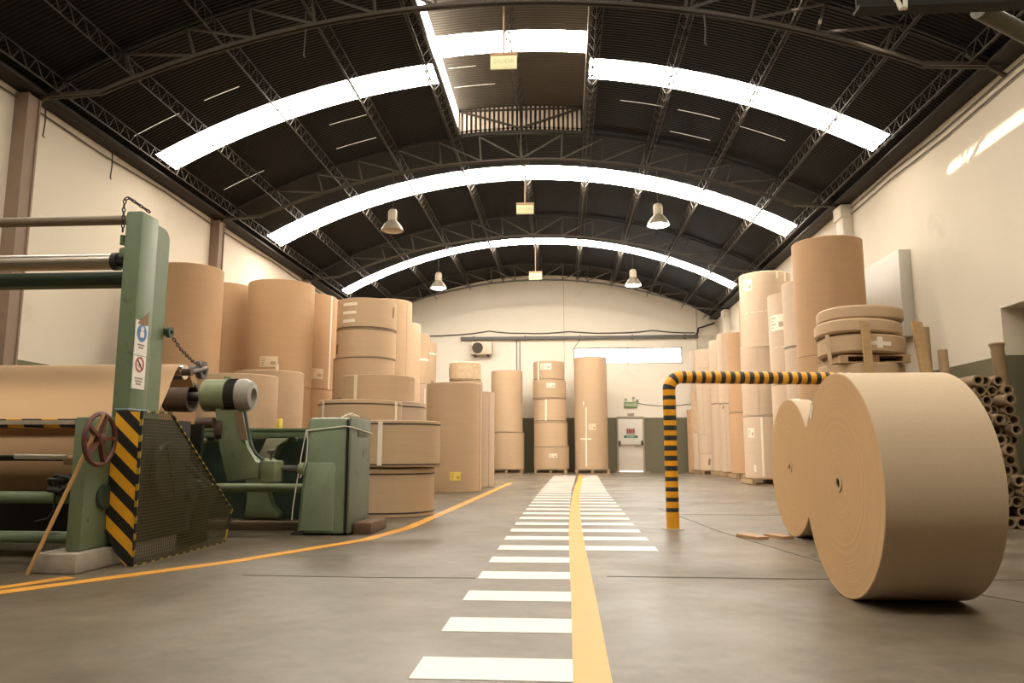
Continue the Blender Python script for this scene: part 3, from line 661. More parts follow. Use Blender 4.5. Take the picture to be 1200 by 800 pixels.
reel(.95, 27.6, .59, .15, 4.13, 'single very tall reel left of the white door, crossed by white tapes', MID, [('tape', -20, .25, 2.3, .05), ('band', -42, -2, 1.2, .05), ('label', 2, 1.62, .26, .22, LABEL), ('seam', 72, .2, 4.1), ('tape', -28, 2.38, 2.52, .05)])

# right wall rows, far to near
reel(4.85, 28.15, .40, 0, 2.26, 'short brown reel at the far end of the right row, against the far wall', KRAFT)
pallet(4.90, 27.3, .86, .82, 0, 'pallet under the slim wrapped stack at the far right', group='pallets along the right wall')
reel(4.90, 27.3, .41, .15, 1.42, 'lowest reel of the slim wrapped stack at the far right', PALE, [('tear', -35, 1.3, .08, .16)])
reel(4.90, 27.3, .42, 1.425, 2.85, 'crinkled middle reel of the slim wrapped stack at the far right', WRAP, (), .008)
reel(4.90, 27.3, .41, 2.855, 4.29, 'top reel of the slim wrapped stack at the far right', PALE, [('seam', -60, 2.9, 4.25)])
pallet(5.02, 26.3, 1.05, 1.0, 0, 'pallet under the four-reel stack, second from the far end of the right row', group='pallets along the right wall')
for i, (a, c) in enumerate(((.15, .69), (.69, 1.3), (1.3, 3.55), (3.55, 4.2))):
    reel(5.02, 26.3, .515, a+.003, c, ['bottom squat reel of the four-reel stack at the far right', 'second squat reel up in the four-reel stack at the far right', 'long plain reel in the four-reel stack at the far right', 'top squat reel of the four-reel stack at the far right'][i], PALE, [('seam', -45, a+.02, c-.02)] if i == 2 else ([('tear', -30, .42, .07, .2)] if i == 0 else []))
rows = [(5.26, 25.1, .50, [(.15, 2.3), (2.3, 4.35)], 'stack just nearer than the four-reel stack on the right'),
        (5.28, 23.9, .50, [(.15, 2.23), (2.23, 4.38)], 'stack with a vertical wrap edge, middle of the right row'),
        (5.30, 22.6, .50, [(.15, 1.88), (1.88, 4.2)], 'browner stack behind the narrow strapped one on the right'),
        (5.35, 21.3, .45, [(.15, 2.30), (2.30, 3.68), (3.68, 4.81)], 'narrow three-reel stack peeping left of the biggest right stack')]
pos2 = {2: ['lower reel of the ', 'upper reel of the '], 3: ['lowest reel of the ', 'middle reel of the ', 'top reel of the ']}
for i, (x, y, r, segs, l) in enumerate(rows):
    pallet(x, y, 1.0 if r > .46 else .95, 1.0, 0, 'pallet under the '+l, group='pallets along the right wall')
    for j, (a, c) in enumerate(segs):
        ex = [('strap', c-.02)] if j < len(segs)-1 else []
        if i in (0, 1): ex += [('seam', -50, a+.02, c-.02)]
        if i == 1 and j == 0: ex += [('tear', -62, 2.1, .05, .12)]
        reel(x, y, r, a+.003, c, pos2[len(segs)][j]+l, KRAFT if (i == 2 or (i == 3 and j == 2)) else PALE, ex)
pallet(4.85, 18.6, 1.15, 1.15, 0, 'pallet under the biggest right stack, behind the striped barrier', group='pallets along the right wall')
reel(4.85, 18.6, .575, .15, 1.60, 'bottom reel of the biggest right stack, with a label and vertical tape', PALE, [('tape', -30, .2, 1.55, .05), ('label', -58, 1.2, .2, .22, LABELW), ('tape', -50, .3, .45, .06), ('strap', 1.58)])
reel(4.85, 18.6, .57, 1.605, 3.20, 'middle reel of the biggest right stack, its lower half in crinkled wrap', PALE, [('seam', -34, 1.62, 3.18), ('seam', 20, 1.62, 3.18)])
reel(4.92, 18.6, .60, 3.205, 5.02, 'top reel of the biggest right stack, with a label near its upper left rim', PALE, [('label', -56, 4.72, .26, .28, LABELW), ('tape', 14, 4.83, 5.0, .06), ('tape', 36, 4.78, 5.0, .05), ('band', -80, 60, 4.05, .012)])
reel(4.75, 15.8, .515, 0, 2.08, 'lower reel behind the striped barrier, left of the tall orange-brown reel', PALE)
reel(4.75, 15.8, .515, 2.085, 3.95, 'upper reel with a square label, between the biggest right stack and a slim one', PALE, [('label', -58, 3.35, .40, .32, LABELW), ('band', -80, 60, 2.85, .012)])
reel(4.66, 14.4, .52, 0, 2.65, 'lower reel of the stack touching the tall orange-brown reel on its left', PALE, [('tear', 20, 2.2, .06, .25)])
reel(4.66, 14.4, .52, 2.655, 3.90, 'upper slim-looking reel touching the tall orange-brown reel on its left', PALE, [('strap', 2.68)])
reel(4.42, 12.75, .565, 0, 2.28, 'lower reel under the tall orange-brown reel on the right', KRAFT, [('tape', 2, 2.0, 2.26, .10)])
reel(4.42, 12.75, .555, 2.285, 4.22, 'tall orange-brown upper reel standing highest on the right', KRAFT)
# disc stack on a pallet
reel(3.88, 10.2, .52, 0, 1.86, 'reel carrying a pallet of thin discs, behind the big front reel', MID)
pallet(3.90, 10.2, .86, .90, 1.862, 'pallet lifted between the thin discs and the reel under them', .105, group=None)
def disc(X, Y, r, z0, z1, tx, ty, label, ex=()):
    o = reel(X, Y, r, z0, z1, label, MID, ex, .006, .025); o.rotation_euler = (tx, ty, .3)
    for ob in [o]+list(o.children):
        for v in ob.data.vertices:
            t = math.atan2(v.co.y, v.co.x); v.co.z += .014*math.sin(2*t+.6)*math.hypot(v.co.x, v.co.y)/r
    return o
disc(3.90, 10.2, .535, 1.985, 2.228, 0, 0, 'lowest and thickest paper disc of the pile, crossed by pale tape', [('tape', -14, 2.04, 2.18, .07), ('band', -30, 2, 2.10, .05)])
disc(3.86, 10.18, .535, 2.234, 2.412, -.008, .012, 'middle sagging paper disc of the pile on the pallet')
disc(3.90, 10.2, .53, 2.424, 2.60, .01, -.012, 'topmost paper disc of the pile on the pallet, with a torn left edge')
b = B(); b.obox((3.36, 9.86, 2.24), (3.34, 9.74, 1.84), .05, .004, (0, 1, 0)); b.obox((3.34, 9.74, 1.84), (3.31, 9.72, 1.80), .05, .004, (0, 1, 0)); tag(obj('paper_strip', b, MID, smooth=False), 'loose paper strip hanging from the left edge of the disc pile', 'paper')
# planks and tubes standing right of it
b = B(); b.prism([(3.73, 9.50, 0), (3.83, 9.50, 0), (3.785, 9.58, 2.35), (3.685, 9.58, 2.37)], (0, .04, 0)); b.bm.normal_update(); tag(obj('wooden_plank', b, WOOD, base=(3.78, 9.52, 0), smooth=False), 'upright wooden plank leaning on the front of the thin-disc pile', 'plank')
b = B(); b.prism([(4.45, 9.35, 0), (4.58, 9.35, 0), (4.36, 9.45, 2.32), (4.24, 9.45, 2.34)], (0, .05, 0)); tag(obj('wooden_plank', b, WOOD, base=(4.5, 9.35, 0), smooth=False), 'slanted wooden board standing right of the disc pile, beside a cardboard tube', 'plank')
def tube_roll(p0, p1, r, label, m=TUBEM, lip=False, group=None):
    p0, p1 = Vector(p0), Vector(p1); d = p1-p0; L = d.length; d.normalize(); u = d.orthogonal().normalized(); v = d.cross(u); ri = r*.68
    pr = [(ri, 0), (r, 0), (r, L), (ri, L)] if not lip else [(ri, 0), (r, 0), (r, L-.05), (r*1.25, L-.02), (r*1.2, L), (ri, L)]
    b = B(); b.lathe(pr, p0, (u, v, d), 18, closed=True); return tag(obj('cardboard_tube', b, m, base=p0), label, 'cardboard tube', group)
tube_roll((4.50, 9.72, 0), (4.47, 9.68, 2.29), .07, 'cardboard tube standing upright right behind the slanted board')
tube_roll((4.61, 9.45, 0), (4.57, 9.45, 1.98), .055, 'shorter cardboard tube standing upright right of the slanted board')
tube_roll((5.44, 9.75, 0), (5.40, 9.8, 2.10), .075, 'tall cardboard tube with a flared rim behind the pile of tubes', lip=True)
# pile of cardboard cores seen end-on
rt = .058; rowsN = 15; k = 0
TUBED = mat('dusty_cardboard_tube', (.27, .19, .115), .8, var=.3, scale=6)
first = None
for row in range(rowsN):
    n = 4 if row % 2 == 0 else 3
    for c in range(n):
        if row > 11 and c == n-1 and row % 2 == 0: continue
        x = 4.30+(row % 2)*rt+c*2*rt+random.uniform(-.001, .001); z = rt+.0005+row*(rt*math.sqrt(3)+.0022); y = 8.20+random.uniform(-.16, .16)
        if first is None: first = tube_roll((x, y, z), (x, y+1.05, z), rt*.975, 'hollow brown cardboard tube seen end-on in the pile by the right wall', TUBED, group='piled cardboard tubes by the right wall')
        else:
            o = first.copy(); C.objects.link(o); o.location = (x, y, z)
# dark reel at the right edge
b = B(); b.lathe([(.04, 0), (.445, 0), (.455, .012), (.455, .5), (.04, .5)], (5.36, 8.15, .456), 'y', 56, closed=True); tag(obj('dark_reel', b, mat('dark_grey_roll', (.06, .052, .045), .6), base=(5.36, 8.15, 0)), 'dark roll lying on its side at the right edge of the photo', 'roll')
# duct on the right wall
b = B(); b.box(XR-.20, XR-.002, 12.9, 14.5, 2.66, 4.15, .012); dct = tag(obj('wall_duct', b, DUCT, base=(XR-.002, 13.5, 2.66)), 'white sheet-metal duct box fixed to the right wall behind the thin-disc pile', 'duct')

# ------------------------------------------------------------------ the two big reels in front
def big_reel(X0, X1, Y, r, label, ex=()):
    b = B(); e = .012; rc = .036
    rings = [r*k/6 for k in range(1, 6)]
    b.lathe([(rc+.012, 0), (r-.004, 0)], (X0, Y, r), 'x', 128, mi=1); b.lathe([(r-.004, X1-X0), (rc+.012, X1-X0)], (X0, Y, r), 'x', 128, mi=1)
    b.lathe([(r-.004, 0), (r, .004), (r, X1-X0-.004), (r-.004, X1-X0)], (X0, Y, r), 'x', 128); b.lathe([(rc+.012, X1-X0), (rc+.012, 0)], (X0, Y, r), 'x', 128, mi=1)
    o = tag(obj('paper_reel', b, [FRONT, FACE], base=(X0, Y, r)), label, 'paper reel', 'big reels lying on the floor')
    b = B(); b.lathe([(rc-.009, -.006), (rc+.0115, -.006), (rc+.0115, X1-X0+.004), (rc-.009, X1-X0+.004)], (X0, Y, r), 'x', 32, closed=True); c = obj('core', b, CORE, o)
    b = B(); b.lathe([(rc-.0095, 0.002), (rc-.011, 0.002), (rc-.011, X1-X0), (rc-.0095, X1-X0)], (X0, Y, r), 'x', 32, closed=True); obj('core_bore', b, COREIN, c)
    return o
R1 = big_reel(1.468, 2.016, 4.262, .5916, 'biggest brown paper reel on its side in the right foreground')
R2 = big_reel(2.062, 2.52, 7.225, .6193, 'black-strapped paper reel on its side half hidden behind the biggest reel')
b = B(); q = .6195; b.lathe([(q, .17), (q+.004, .17), (q+.004, .195), (q, .195)], (2.062, 7.225, .6193), 'x', 96, closed=True); obj('strap', b, STRAP, R2)
def side_patch(X0, X1, Y, r, a0, a1, zc, off=.002, th=.002):
    b = B(); n = 8; g = []
    for k in range(n+1):
        t = math.radians(a0+(a1-a0)*k/n)
        g.append([b.bm.verts.new((x, Y-rr*math.sin(t), zc+rr*math.cos(t))) for x, rr in ((X0, r+off), (X1, r+off), (X1, r+off+th), (X0, r+off+th))])
    for k in range(n):
        for i in range(4): b.bm.faces.new([g[k][i], g[k+1][i], g[k+1][(i+1) % 4], g[k][(i+1) % 4]])
    b.bm.faces.new(g[0]); b.bm.faces.new(g[-1][::-1]); return b
obj('sticker', side_patch(2.09, 2.15, 7.225, .6197, 0, 14, .6193), WHITE_TAPE, R2)
b = B(); b.prism([(1.466, 4.655, .94), (1.466, 4.69, .98), (1.466, 4.64, 1.055), (1.466, 4.605, 1.02)], (-.002, 0, 0)); obj('tape', b, WHITE_TAPE, R1, smooth=False)
# wood offcuts on the floor
for x0, y0, x1, y1, l in ((1.60, 7.22, 1.72, 6.94, 'short flat wooden offcut lying on the floor, nearer the striped barrier'), (1.85, 7.24, 1.95, 7.0, 'second flat wooden offcut on the floor, beside the strapped reel')):
    b = B(); b.obox((x0, y0, .012), (x1, y1, .012), .12, .022); tag(obj('wood_offcut', b, mat('offcut_wood', (.48, .28, .14), .7), base=(x0, y0, 0), smooth=False), l, 'wood piece')

# ------------------------------------------------------------------ striped barrier
BROT = 9.0; bx, by, bzz, br, brad = 1.06, 7.79, 1.51, .064, .13
path = [Vector((bx, by, z)) for z in [0+.01*k for k in range(int((bzz-brad)/.01)+1)]]
zc = bzz-brad
path += [Vector((bx+brad-brad*math.cos(t), by, zc+brad*math.sin(t))) for t in [PI/2*k/20 for k in range(1, 21)]]
x = bx+brad
while x < 2.95: x += .01; path.append(Vector((x, by, bzz)))
path += [Vector((x+brad*math.sin(t), by, zc+brad*math.cos(t))) for t in [PI/2*k/20 for k in range(1, 21)]]
z = zc
while z > .012: z -= .01; path.append(Vector((x+brad, by, z)))
b = B(); s = 0; segs = []; rings = []
for i, p in enumerate(path):
    d = (path[min(i+1, len(path)-1)]-path[max(i-1, 0)]).normalized(); u = Vector((0, 1, 0)); v = d.cross(u)
    rings.append([b.bm.verts.new(p+(u*math.cos(2*PI*k/24)+v*math.sin(2*PI*k/24))*br) for k in range(24)])
    if i: s += (p-path[i-1]).length
    segs.append(s)
for i in range(len(path)-1):
    t = ((segs[i]-.16) % .101)/.101; mi = 1 if (segs[i] > .16 and t < .46) else 0
    for k in range(24): b.bm.faces.new([rings[i][k], rings[i][(k+1) % 24], rings[i+1][(k+1) % 24], rings[i+1][k]]).material_index = mi
b.bm.faces.new(rings[0][::-1]); b.bm.faces.new(rings[-1])
bmesh.ops.rotate(b.bm, verts=b.bm.verts, cent=(bx, by, 0), matrix=Matrix.Rotation(math.radians(BROT), 3, 'Z'))
bar = tag(obj('striped_barrier', b, [BARY, BARK], base=(bx, by, 0)), 'yellow and black striped bent-pipe barrier standing on the floor', 'barrier')
b = B(); b.lathe([(br+.001, 0), (br+.05, 0), (br+.045, .006), (br+.001, .008)], (bx, by, .001), 'z', 24, closed=True); obj('foot_mortar', b, CONC, bar)

# ------------------------------------------------------------------ rewinding machine on the left
b = B(); b.prism([(-3.36, 4.72, 0), (-3.06, 4.70, 0), (-3.03, 5.9, 0), (-3.36, 5.9, 0)], (0, 0, .125), bev=.012)
tag(obj('concrete_plinth', b, CONC, base=(-3.2, 5.2, 0)), 'rough concrete plinth under the green machine column', 'plinth')
M = thing('rewinding_machine', 'old green paper rewinding machine with rollers, hazard guard and long bed', 'machine', (-3.1, 5.3, 0))
def part(name, b, m, parent=M, label=None, **k):
    o = obj(name, b, m, parent, **k)
    if label: o['label'] = label
    return o
b = B(); b.box(-3.20, -3.10, 4.79, 5.26, .127, .985, .012)
for z in (.32, .82): b.cyl((-3.10, 4.86, z), (-3.092, 4.86, z), .012, 10)
part('column', b, GREEN)
b = B(); b.box(-3.16, -3.03, 5.11, 5.345, .128, 2.49, .022); part('post', b, GREEN)
pp = [(-3.045, 5.35, .128), (-3.045, 5.53, .128), (-3.045, 5.53, 2.36)]+[(-3.045, 5.44+.09*math.cos(t), 2.36+.09*math.sin(t)) for t in [PI/2*k/6 for k in range(1, 7)]]+[(-3.045, 5.35, 2.45)]
b = B(); b.prism(pp, (-.09, 0, 0)); part('backing_post', b, GREEN)
b = B(); b.box(-3.12, -3.02, 5.09, 5.36, 1.045, 1.058, .004); part('blue_tape', b, mat('pale_blue_tape', (.22, .30, .36), .5))
# far side frame that carries the other roller ends
b = B(); b.box(-5.42, -5.30, 4.8, 5.55, .0, 2.46, .02); part('side_frame', b, GREEN)
b = B(); b.cyl((-5.30, 5.24, 2.46), (-3.16, 5.24, 2.46), .036, 20); part('guide_roller', b, mat('guide_roller_brown', (.20, .15, .11), .45, .4))
b = B(); b.cyl((-5.30, 5.24, 2.145), (-3.30, 5.24, 2.145), .06, 28); r_ = part('steel_roller', b, STEEL)
b = B(); b.cyl((-3.30, 5.24, 2.145), (-3.26, 5.24, 2.145), .066, 24); b.cyl((-3.26, 5.24, 2.145), (-3.16, 5.24, 2.145), .038, 16); part('journal', b, DARK, r_)
b = B(); b.box(-3.24, -3.15, 5.18, 5.30, 2.16, 2.24, .02); b.cyl((-3.22, 5.20, 2.26), (-3.22, 5.20, 2.33), .02); b.cyl((-3.19, 5.21, 2.28), (-3.17, 5.21, 2.42), .018); part('bearing_bracket', b, GREEN)
b = B(); b.box(-5.30, -3.12, 5.38, 5.50, 2.00, 2.105, .006); part('cross_beam', b, GREEND)
def chain(pts, r, lk, m, name, parent):
    b = B(); P = [Vector(p) for p in pts]; n = 0
    for a, c in zip(P, P[1:]):
        L = (c-a).length; k = max(1, int(L/lk)); d = (c-a).normalized(); u = d.orthogonal().normalized(); v = d.cross(u)
        for i in range(k):
            o = a+d*(L*(i+.5)/k); w = u if n % 2 else v; n += 1
            b.tube([o+d*math.cos(t)*lk*.68+w*math.sin(t)*lk*.36 for t in [2*PI*j/10 for j in range(10)]], r, 5, True)
    return part(name, b, m, parent)
chain([(-3.19, 5.14, 2.34), (-3.195, 5.14, 2.52), (-3.19, 5.14, 2.585), (-3.17, 5.15, 2.60), (-3.06, 5.25, 2.52)], .005, .026, DARK, 'top_chain', M)
# warning plates on the post
sp = part('sign_plate', B().box(-3.029, -3.024, 5.115, 5.275, 1.20, 1.69), WHITE, label='white plate with a blue and a red warning sign')
X = -3.0235
def ydisc(b, y, z, r, r0=0, n=28, sx=1):
    if r0: b.lathe([(r0, 0), (r, 0), (r, .002), (r0, .002)], (X, y, z), 'x', n, closed=True)
    else: b.lathe([(0, 0), (r, 0), (r, .002), (0, .002)], (X, y, z), 'x', n)
    return b
part('blue_sign', ydisc(B(), 5.195, 1.60, .062), BLUE, sp)
b = B(); b.box(X+.002, X+.004, 5.17, 5.22, 1.57, 1.61); b.lathe([(0, 0), (.02, 0), (.02, .002), (0, .002)], (X+.002, 5.195, 1.63), 'x', 16); part('blue_sign_figure', b, WHITE, sp)
part('red_sign', ydisc(B(), 5.195, 1.375, .055, .043), RED, sp)
b = B(); b.obox((X+.001, 5.16, 1.41), (X+.001, 5.23, 1.34), .002, .011, (1, 0, 0)); b.obox((X, 5.165, 1.37), (X, 5.225, 1.375), .002, .012, (1, 0, 0)); part('red_sign_bar', b, RED, sp)
b = B(); b.box(X-.001, X+.001, 5.115, 5.275, 1.435, 1.44)
for z, w in ((1.275, .10), (1.255, .085), (1.235, .06), (1.515, .09), (1.495, .06)): b.box(X-.001, X+.001, 5.195-w/2, 5.195+w/2, z-.006, z+.006)
part('sign_text', b, mat('sign_text_grey', (.30, .26, .22), .6), sp, smooth=False)
b = B(); b.prism([(-3.022, 5.13, 1.665), (-3.022, 5.265, 1.665), (-3.0, 5.225, 1.76)], (.003, 0, 0)); part('peeled_tape', b, mat('peeled_tape_brown', (.36, .24, .14), .6), sp, smooth=False)
# eye and chain to the shaft knob
b = B(); b.lathe([(.018, 0), (.042, 0), (.042, .03), (.018, .03)], (-3.03, 5.56, 1.665), 'x', 20, closed=True); b.box(-3.06, -3.03, 5.52, 5.57, 1.64, 1.69); part('chain_eye', b, GREEND)
chain([(-3.01, 5.58, 1.64), (-3.02, 5.75, 1.565), (-3.05, 6.0, 1.50), (-3.09, 6.25, 1.48), (-3.19, 6.45, 1.55)], .0045, .032, RUST, 'shaft_chain', M)
# hazard guard: striped sheet facing the camera and a wire mesh along the side
b = B(); b.prism([(-2.93, 5.04, 0.003), (-2.89, 5.03, 0.003), (-2.885, 5.03, 1.03), (-3.075, 5.04, 1.035), (-3.085, 5.04, .86), (-3.10, 5.04, .44), (-3.09, 5.04, .24), (-3.02, 5.04, .10)], (0, .012, 0)); part('hazard_sheet', b, HAZ, smooth=False)
gp = [(4.99+.05, .004), (5.03, 1.03), (5.42, 1.04), (6.54, .26), (6.42, .004)]; GX = -2.886
def span(poly, c, ax):
    v = []
    for (a, p), (d, q) in zip(poly, poly[1:]+poly[:1]):
        A, D, Pp, Q = (a, d, p, q) if ax == 0 else (p, q, a, d)
        if (A-c)*(D-c) < 0: v.append(Pp+(Q-Pp)*(c-A)/(D-A))
    return (min(v), max(v)) if len(v) >= 2 else None
b = B(); y = 5.05
while y < 6.53:
    s = span(gp, y, 0)
    if s: b.obox((GX, y, s[0]), (GX, y, s[1]), .0036, .0036)
    y += .022
z = .02
while z < 1.03:
    s = span(gp, z, 1)
    if s: b.obox((GX, s[0], z), (GX, s[1], z), .0036, .0036)
    z += .022
gm = part('wire_mesh_guard', b, mat('mesh_wire', (.085, .068, .028), .5, .0, var=.3), smooth=False)
b = B(); q = gp+[gp[0]]
for (a, p), (c, d) in zip(q, q[1:]): b.obox((GX, a, p), (GX, c, d), .012, .02, (1, 0, 0))
part('guard_frame', b, HAZE, gm, smooth=False)
# drive behind the mesh
b = B(); b.cyl((-3.30, 6.0, .42), (-3.02, 6.0, .42), .17, 28); b.cyl((-3.02, 6.0, .42), (-2.97, 6.0, .42), .06, 16); b.box(-3.3, -3.05, 5.85, 6.15, .13, .27, .02); part('drive_motor', b, mat('oily_motor', (.03, .036, .028), .55, var=.4))
b = B(); b.box(-3.40, -3.34, 5.28, 6.5, .13, 1.0); part('inner_dark_backing', b, DARK, smooth=False)  # dark sheet added to deepen the darkness behind the drive
b = B(); b.box(-3.022, -3.014, 5.08, 5.98, .13, 1.0); part('dark_backing', b, DARK, smooth=False)  # dark sheet added to blacken the view through the mesh
b = B(); b.lathe([(.03, 0), (.21, 0), (.22, .02), (.21, .05), (.03, .05)], (-3.008, 5.60, .62), 'x', 32, closed=True)
for k in range(4): a = k*PI/2+.4; b.obox((-2.965, 5.60, .62), (-2.965, 5.60+.2*math.cos(a), .62+.2*math.sin(a)), .02, .03, (1, 0, 0))
part('belt_pulley', b, mat('oily_pulley', (.04, .036, .03), .5, .3, var=.4))
b = B(); b.box(-3.28, -3.06, 6.2, 6.5, 0, .52, .02); b.cyl((-3.06, 6.35, .40), (-2.98, 6.35, .40), .08, 20); b.obox((-3.0, 5.6, .83), (-3.0, 6.35, .48), .03, .012, (1, 0, 0)); b.obox((-3.0, 5.62, .40), (-3.0, 6.35, .32), .03, .012, (1, 0, 0)); part('gearbox', b, DARK)
# handwheel on the column side
b = B(); wc = Vector((-3.02, 4.79, .84)); R = .165
b.tube([wc+Vector((0, R*math.cos(t), R*math.sin(t))) for t in [2*PI*k/40 for k in range(40)]], .0155, 10, True)
hw = part('handwheel', b, WHEELR, label='worn red spoked handwheel')
for k in range(5):
    t = 2*PI*k/5+.05; b = B(); b.obox(wc, wc+Vector((0, (R-.008)*math.cos(t), (R-.008)*math.sin(t))), .022, .03, (1, 0, 0)); part('spoke', b, WHEELR, hw)
b = B(); b.lathe([(0, -.078), (.018, -.078), (.018, -.03), (.036, -.025), (.036, .022), (.02, .03), (0, .03)], wc, 'x', 20); part('hub', b, WHEELR, hw)
b = B(); b.lathe([(0, 0), (.08, 0), (.085, .01), (.08, .025), (0, .025)], (-3.1, 5.0, .46), 'x', 24); part('round_cover', b, GREEND)
# web rollers, front beam, lower pipes, lower rolls
b = B(); b.cyl((-5.3, 6.0, 1.405), (-3.10, 6.0, 1.405), .062, 28); ro = part('idler_roller', b, CHROME)
b = B(); b.cyl((-3.099, 6.0, 1.405), (-3.04, 6.0, 1.405), .03, 18); b.cyl((-3.06, 6.02, 1.405), (-3.12, 6.4, 1.48), .022, 14); part('journal', b, RUST, ro)
b = B(); b.lathe([(.045, 0), (.085, 0), (.085, .05), (.045, .05)], (-3.21, 6.45, 1.47), 'x', 6, closed=True); b.lathe([(0, -.1), (.035, -.1), (.035, .02), (0, .02)], (-3.21, 6.45, 1.47), 'x', 16); part('chuck_nut', b, OILY)
b = B(); b.lathe([(0, -.24), (.135, -.24), (.142, -.01), (.138, 0), (.112, 0), (.105, -.09), (0, -.09)], (-3.475, 6.9, 1.265), 'x', 40); part('rubber_roll', b, RUST)
b = B(); b.cyl((-3.60, 6.9, 1.27), (-3.36, 6.9, 1.27), .045, 16); b.cyl((-5.3, 6.9, 1.265), (-3.72, 6.9, 1.265), .06, 16); part('roll_shaft', b, OILY)
b = B(); b.box(-5.3, -3.24, 5.04, 5.22, .925, .985, .004); part('front_beam', b, HAZX, smooth=False)
b = B(); b.box(-5.2, -3.36, 5.02, 5.038, .945, .975); part('beam_plate', b, mat('smudged_plate', (.36, .31, .24), .6, var=.4, scale=14), smooth=False)
for z, r in ((.44, .042), (.165, .042)):
    b = B(); b.cyl((-5.3, 5.24, z), (-3.20, 5.24, z), r, 18); part('cross_pipe', b, GREEN)
b = B(); b.cyl((-5.3, 5.32, .715), (-3.6, 5.32, .715), .022, 14); sh = part('winding_shaft', b, DARK)
b = B(); b.cyl((-3.97, 5.30, .725), (-3.58, 5.30, .72), .018, 14); part('shaft_sleeve', b, WHITE, sh)
b = B(); b.cyl((-3.6, 5.32, .70), (-3.24, 5.32, .70), .034, 16); part('shaft_coupling', b, CORE, sh)
b = B(); b.box(-5.3, -3.2, 6.55, 6.6, .05, 1.0); part('rear_panel', b, DARK, smooth=False)
b = B(); b.cyl((-5.25, 5.95, .72), (-3.65, 5.95, .72), .27, 40); rr = tag(obj('paper_reel', b, KRAFT, base=(-4.4, 5.95, .72)), 'dim brown paper roll mounted low inside the green machine', 'paper reel')
b = B(); b.box(-3.63, -3.36, 5.70, 5.72, .52, .92); part('paper_flap', b, KRAFT, smooth=False)
b = B()
for k in range(5):
    c = Vector((-3.50+.02*k, 5.16+.01*k, .53+.012*math.sin(k*2))); b.tube([c+Vector((.10*math.cos(t), .03*math.sin(t*2+k), .055*math.sin(t)+.02*math.cos(2*t+k))) for t in [2*PI*j/18 for j in range(18)]], .012, 6, True)
b.tube([(-3.6, 5.16, .50), (-3.5, 5.15, .49), (-3.4, 5.16, .55), (-3.35, 5.18, .5)], .02, 8); b.tube([(-3.55, 5.16, .50), (-3.54, 5.15, .36), (-3.58, 5.15, .30), (-3.66, 5.14, .28)], .009, 6)
tag(obj('cable_bundle', b, BLKP, base=(-3.5, 5.16, .48)), 'black cable bundle hanging on the green cross pipe behind the stick', 'cable')
# the paper web drawn over the idler roller
prof = [(6.22, 1.30), (6.14, 1.405)]+[(6.0+.066*math.cos(t), 1.405+.066*math.sin(t)) for t in [PI*.15+PI*.6*k/8 for k in range(9)]]+[(5.90, 1.395), (5.78, 1.20), (5.66, 1.03), (5.64, 1.0), (5.66, .975), (5.75, .95)]
b = B(); A = [[b.bm.verts.new((x, y+dy, z+dy*.3)) for (y, z) in prof] for x in (-5.25, -3.13) for dy in (0, -.004)]
for i in range(len(prof)-1):
    for p, q in ((0, 2), (1, 3), (0, 1), (2, 3)): b.bm.faces.new([A[p][i], A[p][i+1], A[q][i+1], A[q][i]])
part('paper_web', b, mat('paper_web_tan', (.62, .40, .22), .6, var=.06, scale=1.2, stretch=(.3, 1, 3)))
# wooden stick leaning on the handwheel
b = B(); b.cyl((-3.345, 4.665, .004), (-2.985, 4.752, 1.0), .0125, 12); tag(obj('wooden_stick', b, STICKW, base=(-3.345, 4.7, 0)), 'long thin wooden stick leaning through the red handwheel', 'stick')

# unwind arm
ya, za = 6.9, 1.28
b = B(); b.lathe([(0, 0), (.12, 0), (.15, .02), (.15, .21), (.158, .212), (.158, .24), (0, .24)], (-3.365, ya, za), 'x', 40); b.cyl((-3.15, ya, za+.15), (-3.15, ya, za+.175), .03, 12); head = part('arm_head', b, GREENL)
b = B(); b.lathe([(0, 0), (.148, 0), (.148, .10), (0, .10)], (-3.124, ya, za), 'x', 40)
for k in range(36):
    t = 2*PI*k/36; b.obox((-3.115, ya+.149*math.cos(t), za+.149*math.sin(t)), (-3.03, ya+.149*math.cos(t), za+.149*math.sin(t)), .011, .011)
part('toothed_ring', b, DARK, head)
b = B(); b.lathe([(0, 0), (.152, 0), (.155, .06), (.125, .125), (.066, .135), (.066, .06), (0, .06)], (-3.023, ya, za), 'x', 40); b.prism([(-2.955, ya-.05, za-.15), (-2.885, ya-.05, za-.15), (-2.885, ya+.03, za-.10), (-2.955, ya+.03, za-.10)], (0, .02, .03)); part('end_cap', b, GREYM, head, label='grey cast end cap')
pl_ = [(-3.24, 1.22), (-3.0, 1.22), (-2.97, 1.0), (-2.91, .78), (-2.84, .68), (-2.78, .67), (-2.78, .52), (-3.08, .49), (-3.15, .78)]
b = B(); b.prism([(x_, ya-.08, z_) for x_, z_ in pl_], (0, .16, 0), bev=.02); b.cyl((-3.10, ya-.088, .98), (-3.10, ya-.079, .98), .016, 10); part('swing_arm', b, GREENL)
b = B(); b.prism([(-3.03, ya-.095, 1.12), (-2.955, ya-.095, 1.12), (-2.89, ya-.095, .86), (-2.95, ya-.095, .86)], (0, .014, 0)); part('arm_cover', b, mat('arm_cover_brown', (.22, .15, .085), .6, var=.3))
b = B(); b.tube([(-2.94, ya-.06, 1.12), (-2.91, ya-.06, .98), (-2.87, ya-.06, .82), (-2.82, ya-.06, .74), (-2.74, ya-.06, .68)], .014, 8); part('arm_hose', b, GREEND)
b = B(); b.lathe([(0, 0), (.10, 0), (.105, .03), (.10, .06), (0, .06)], (-3.2, ya-.02, .96), 'x', 20); b.cyl((-3.36, ya-.12, 1.02), (-3.2, ya-.12, 1.02), .05, 16); part('lower_chuck', b, RUST)
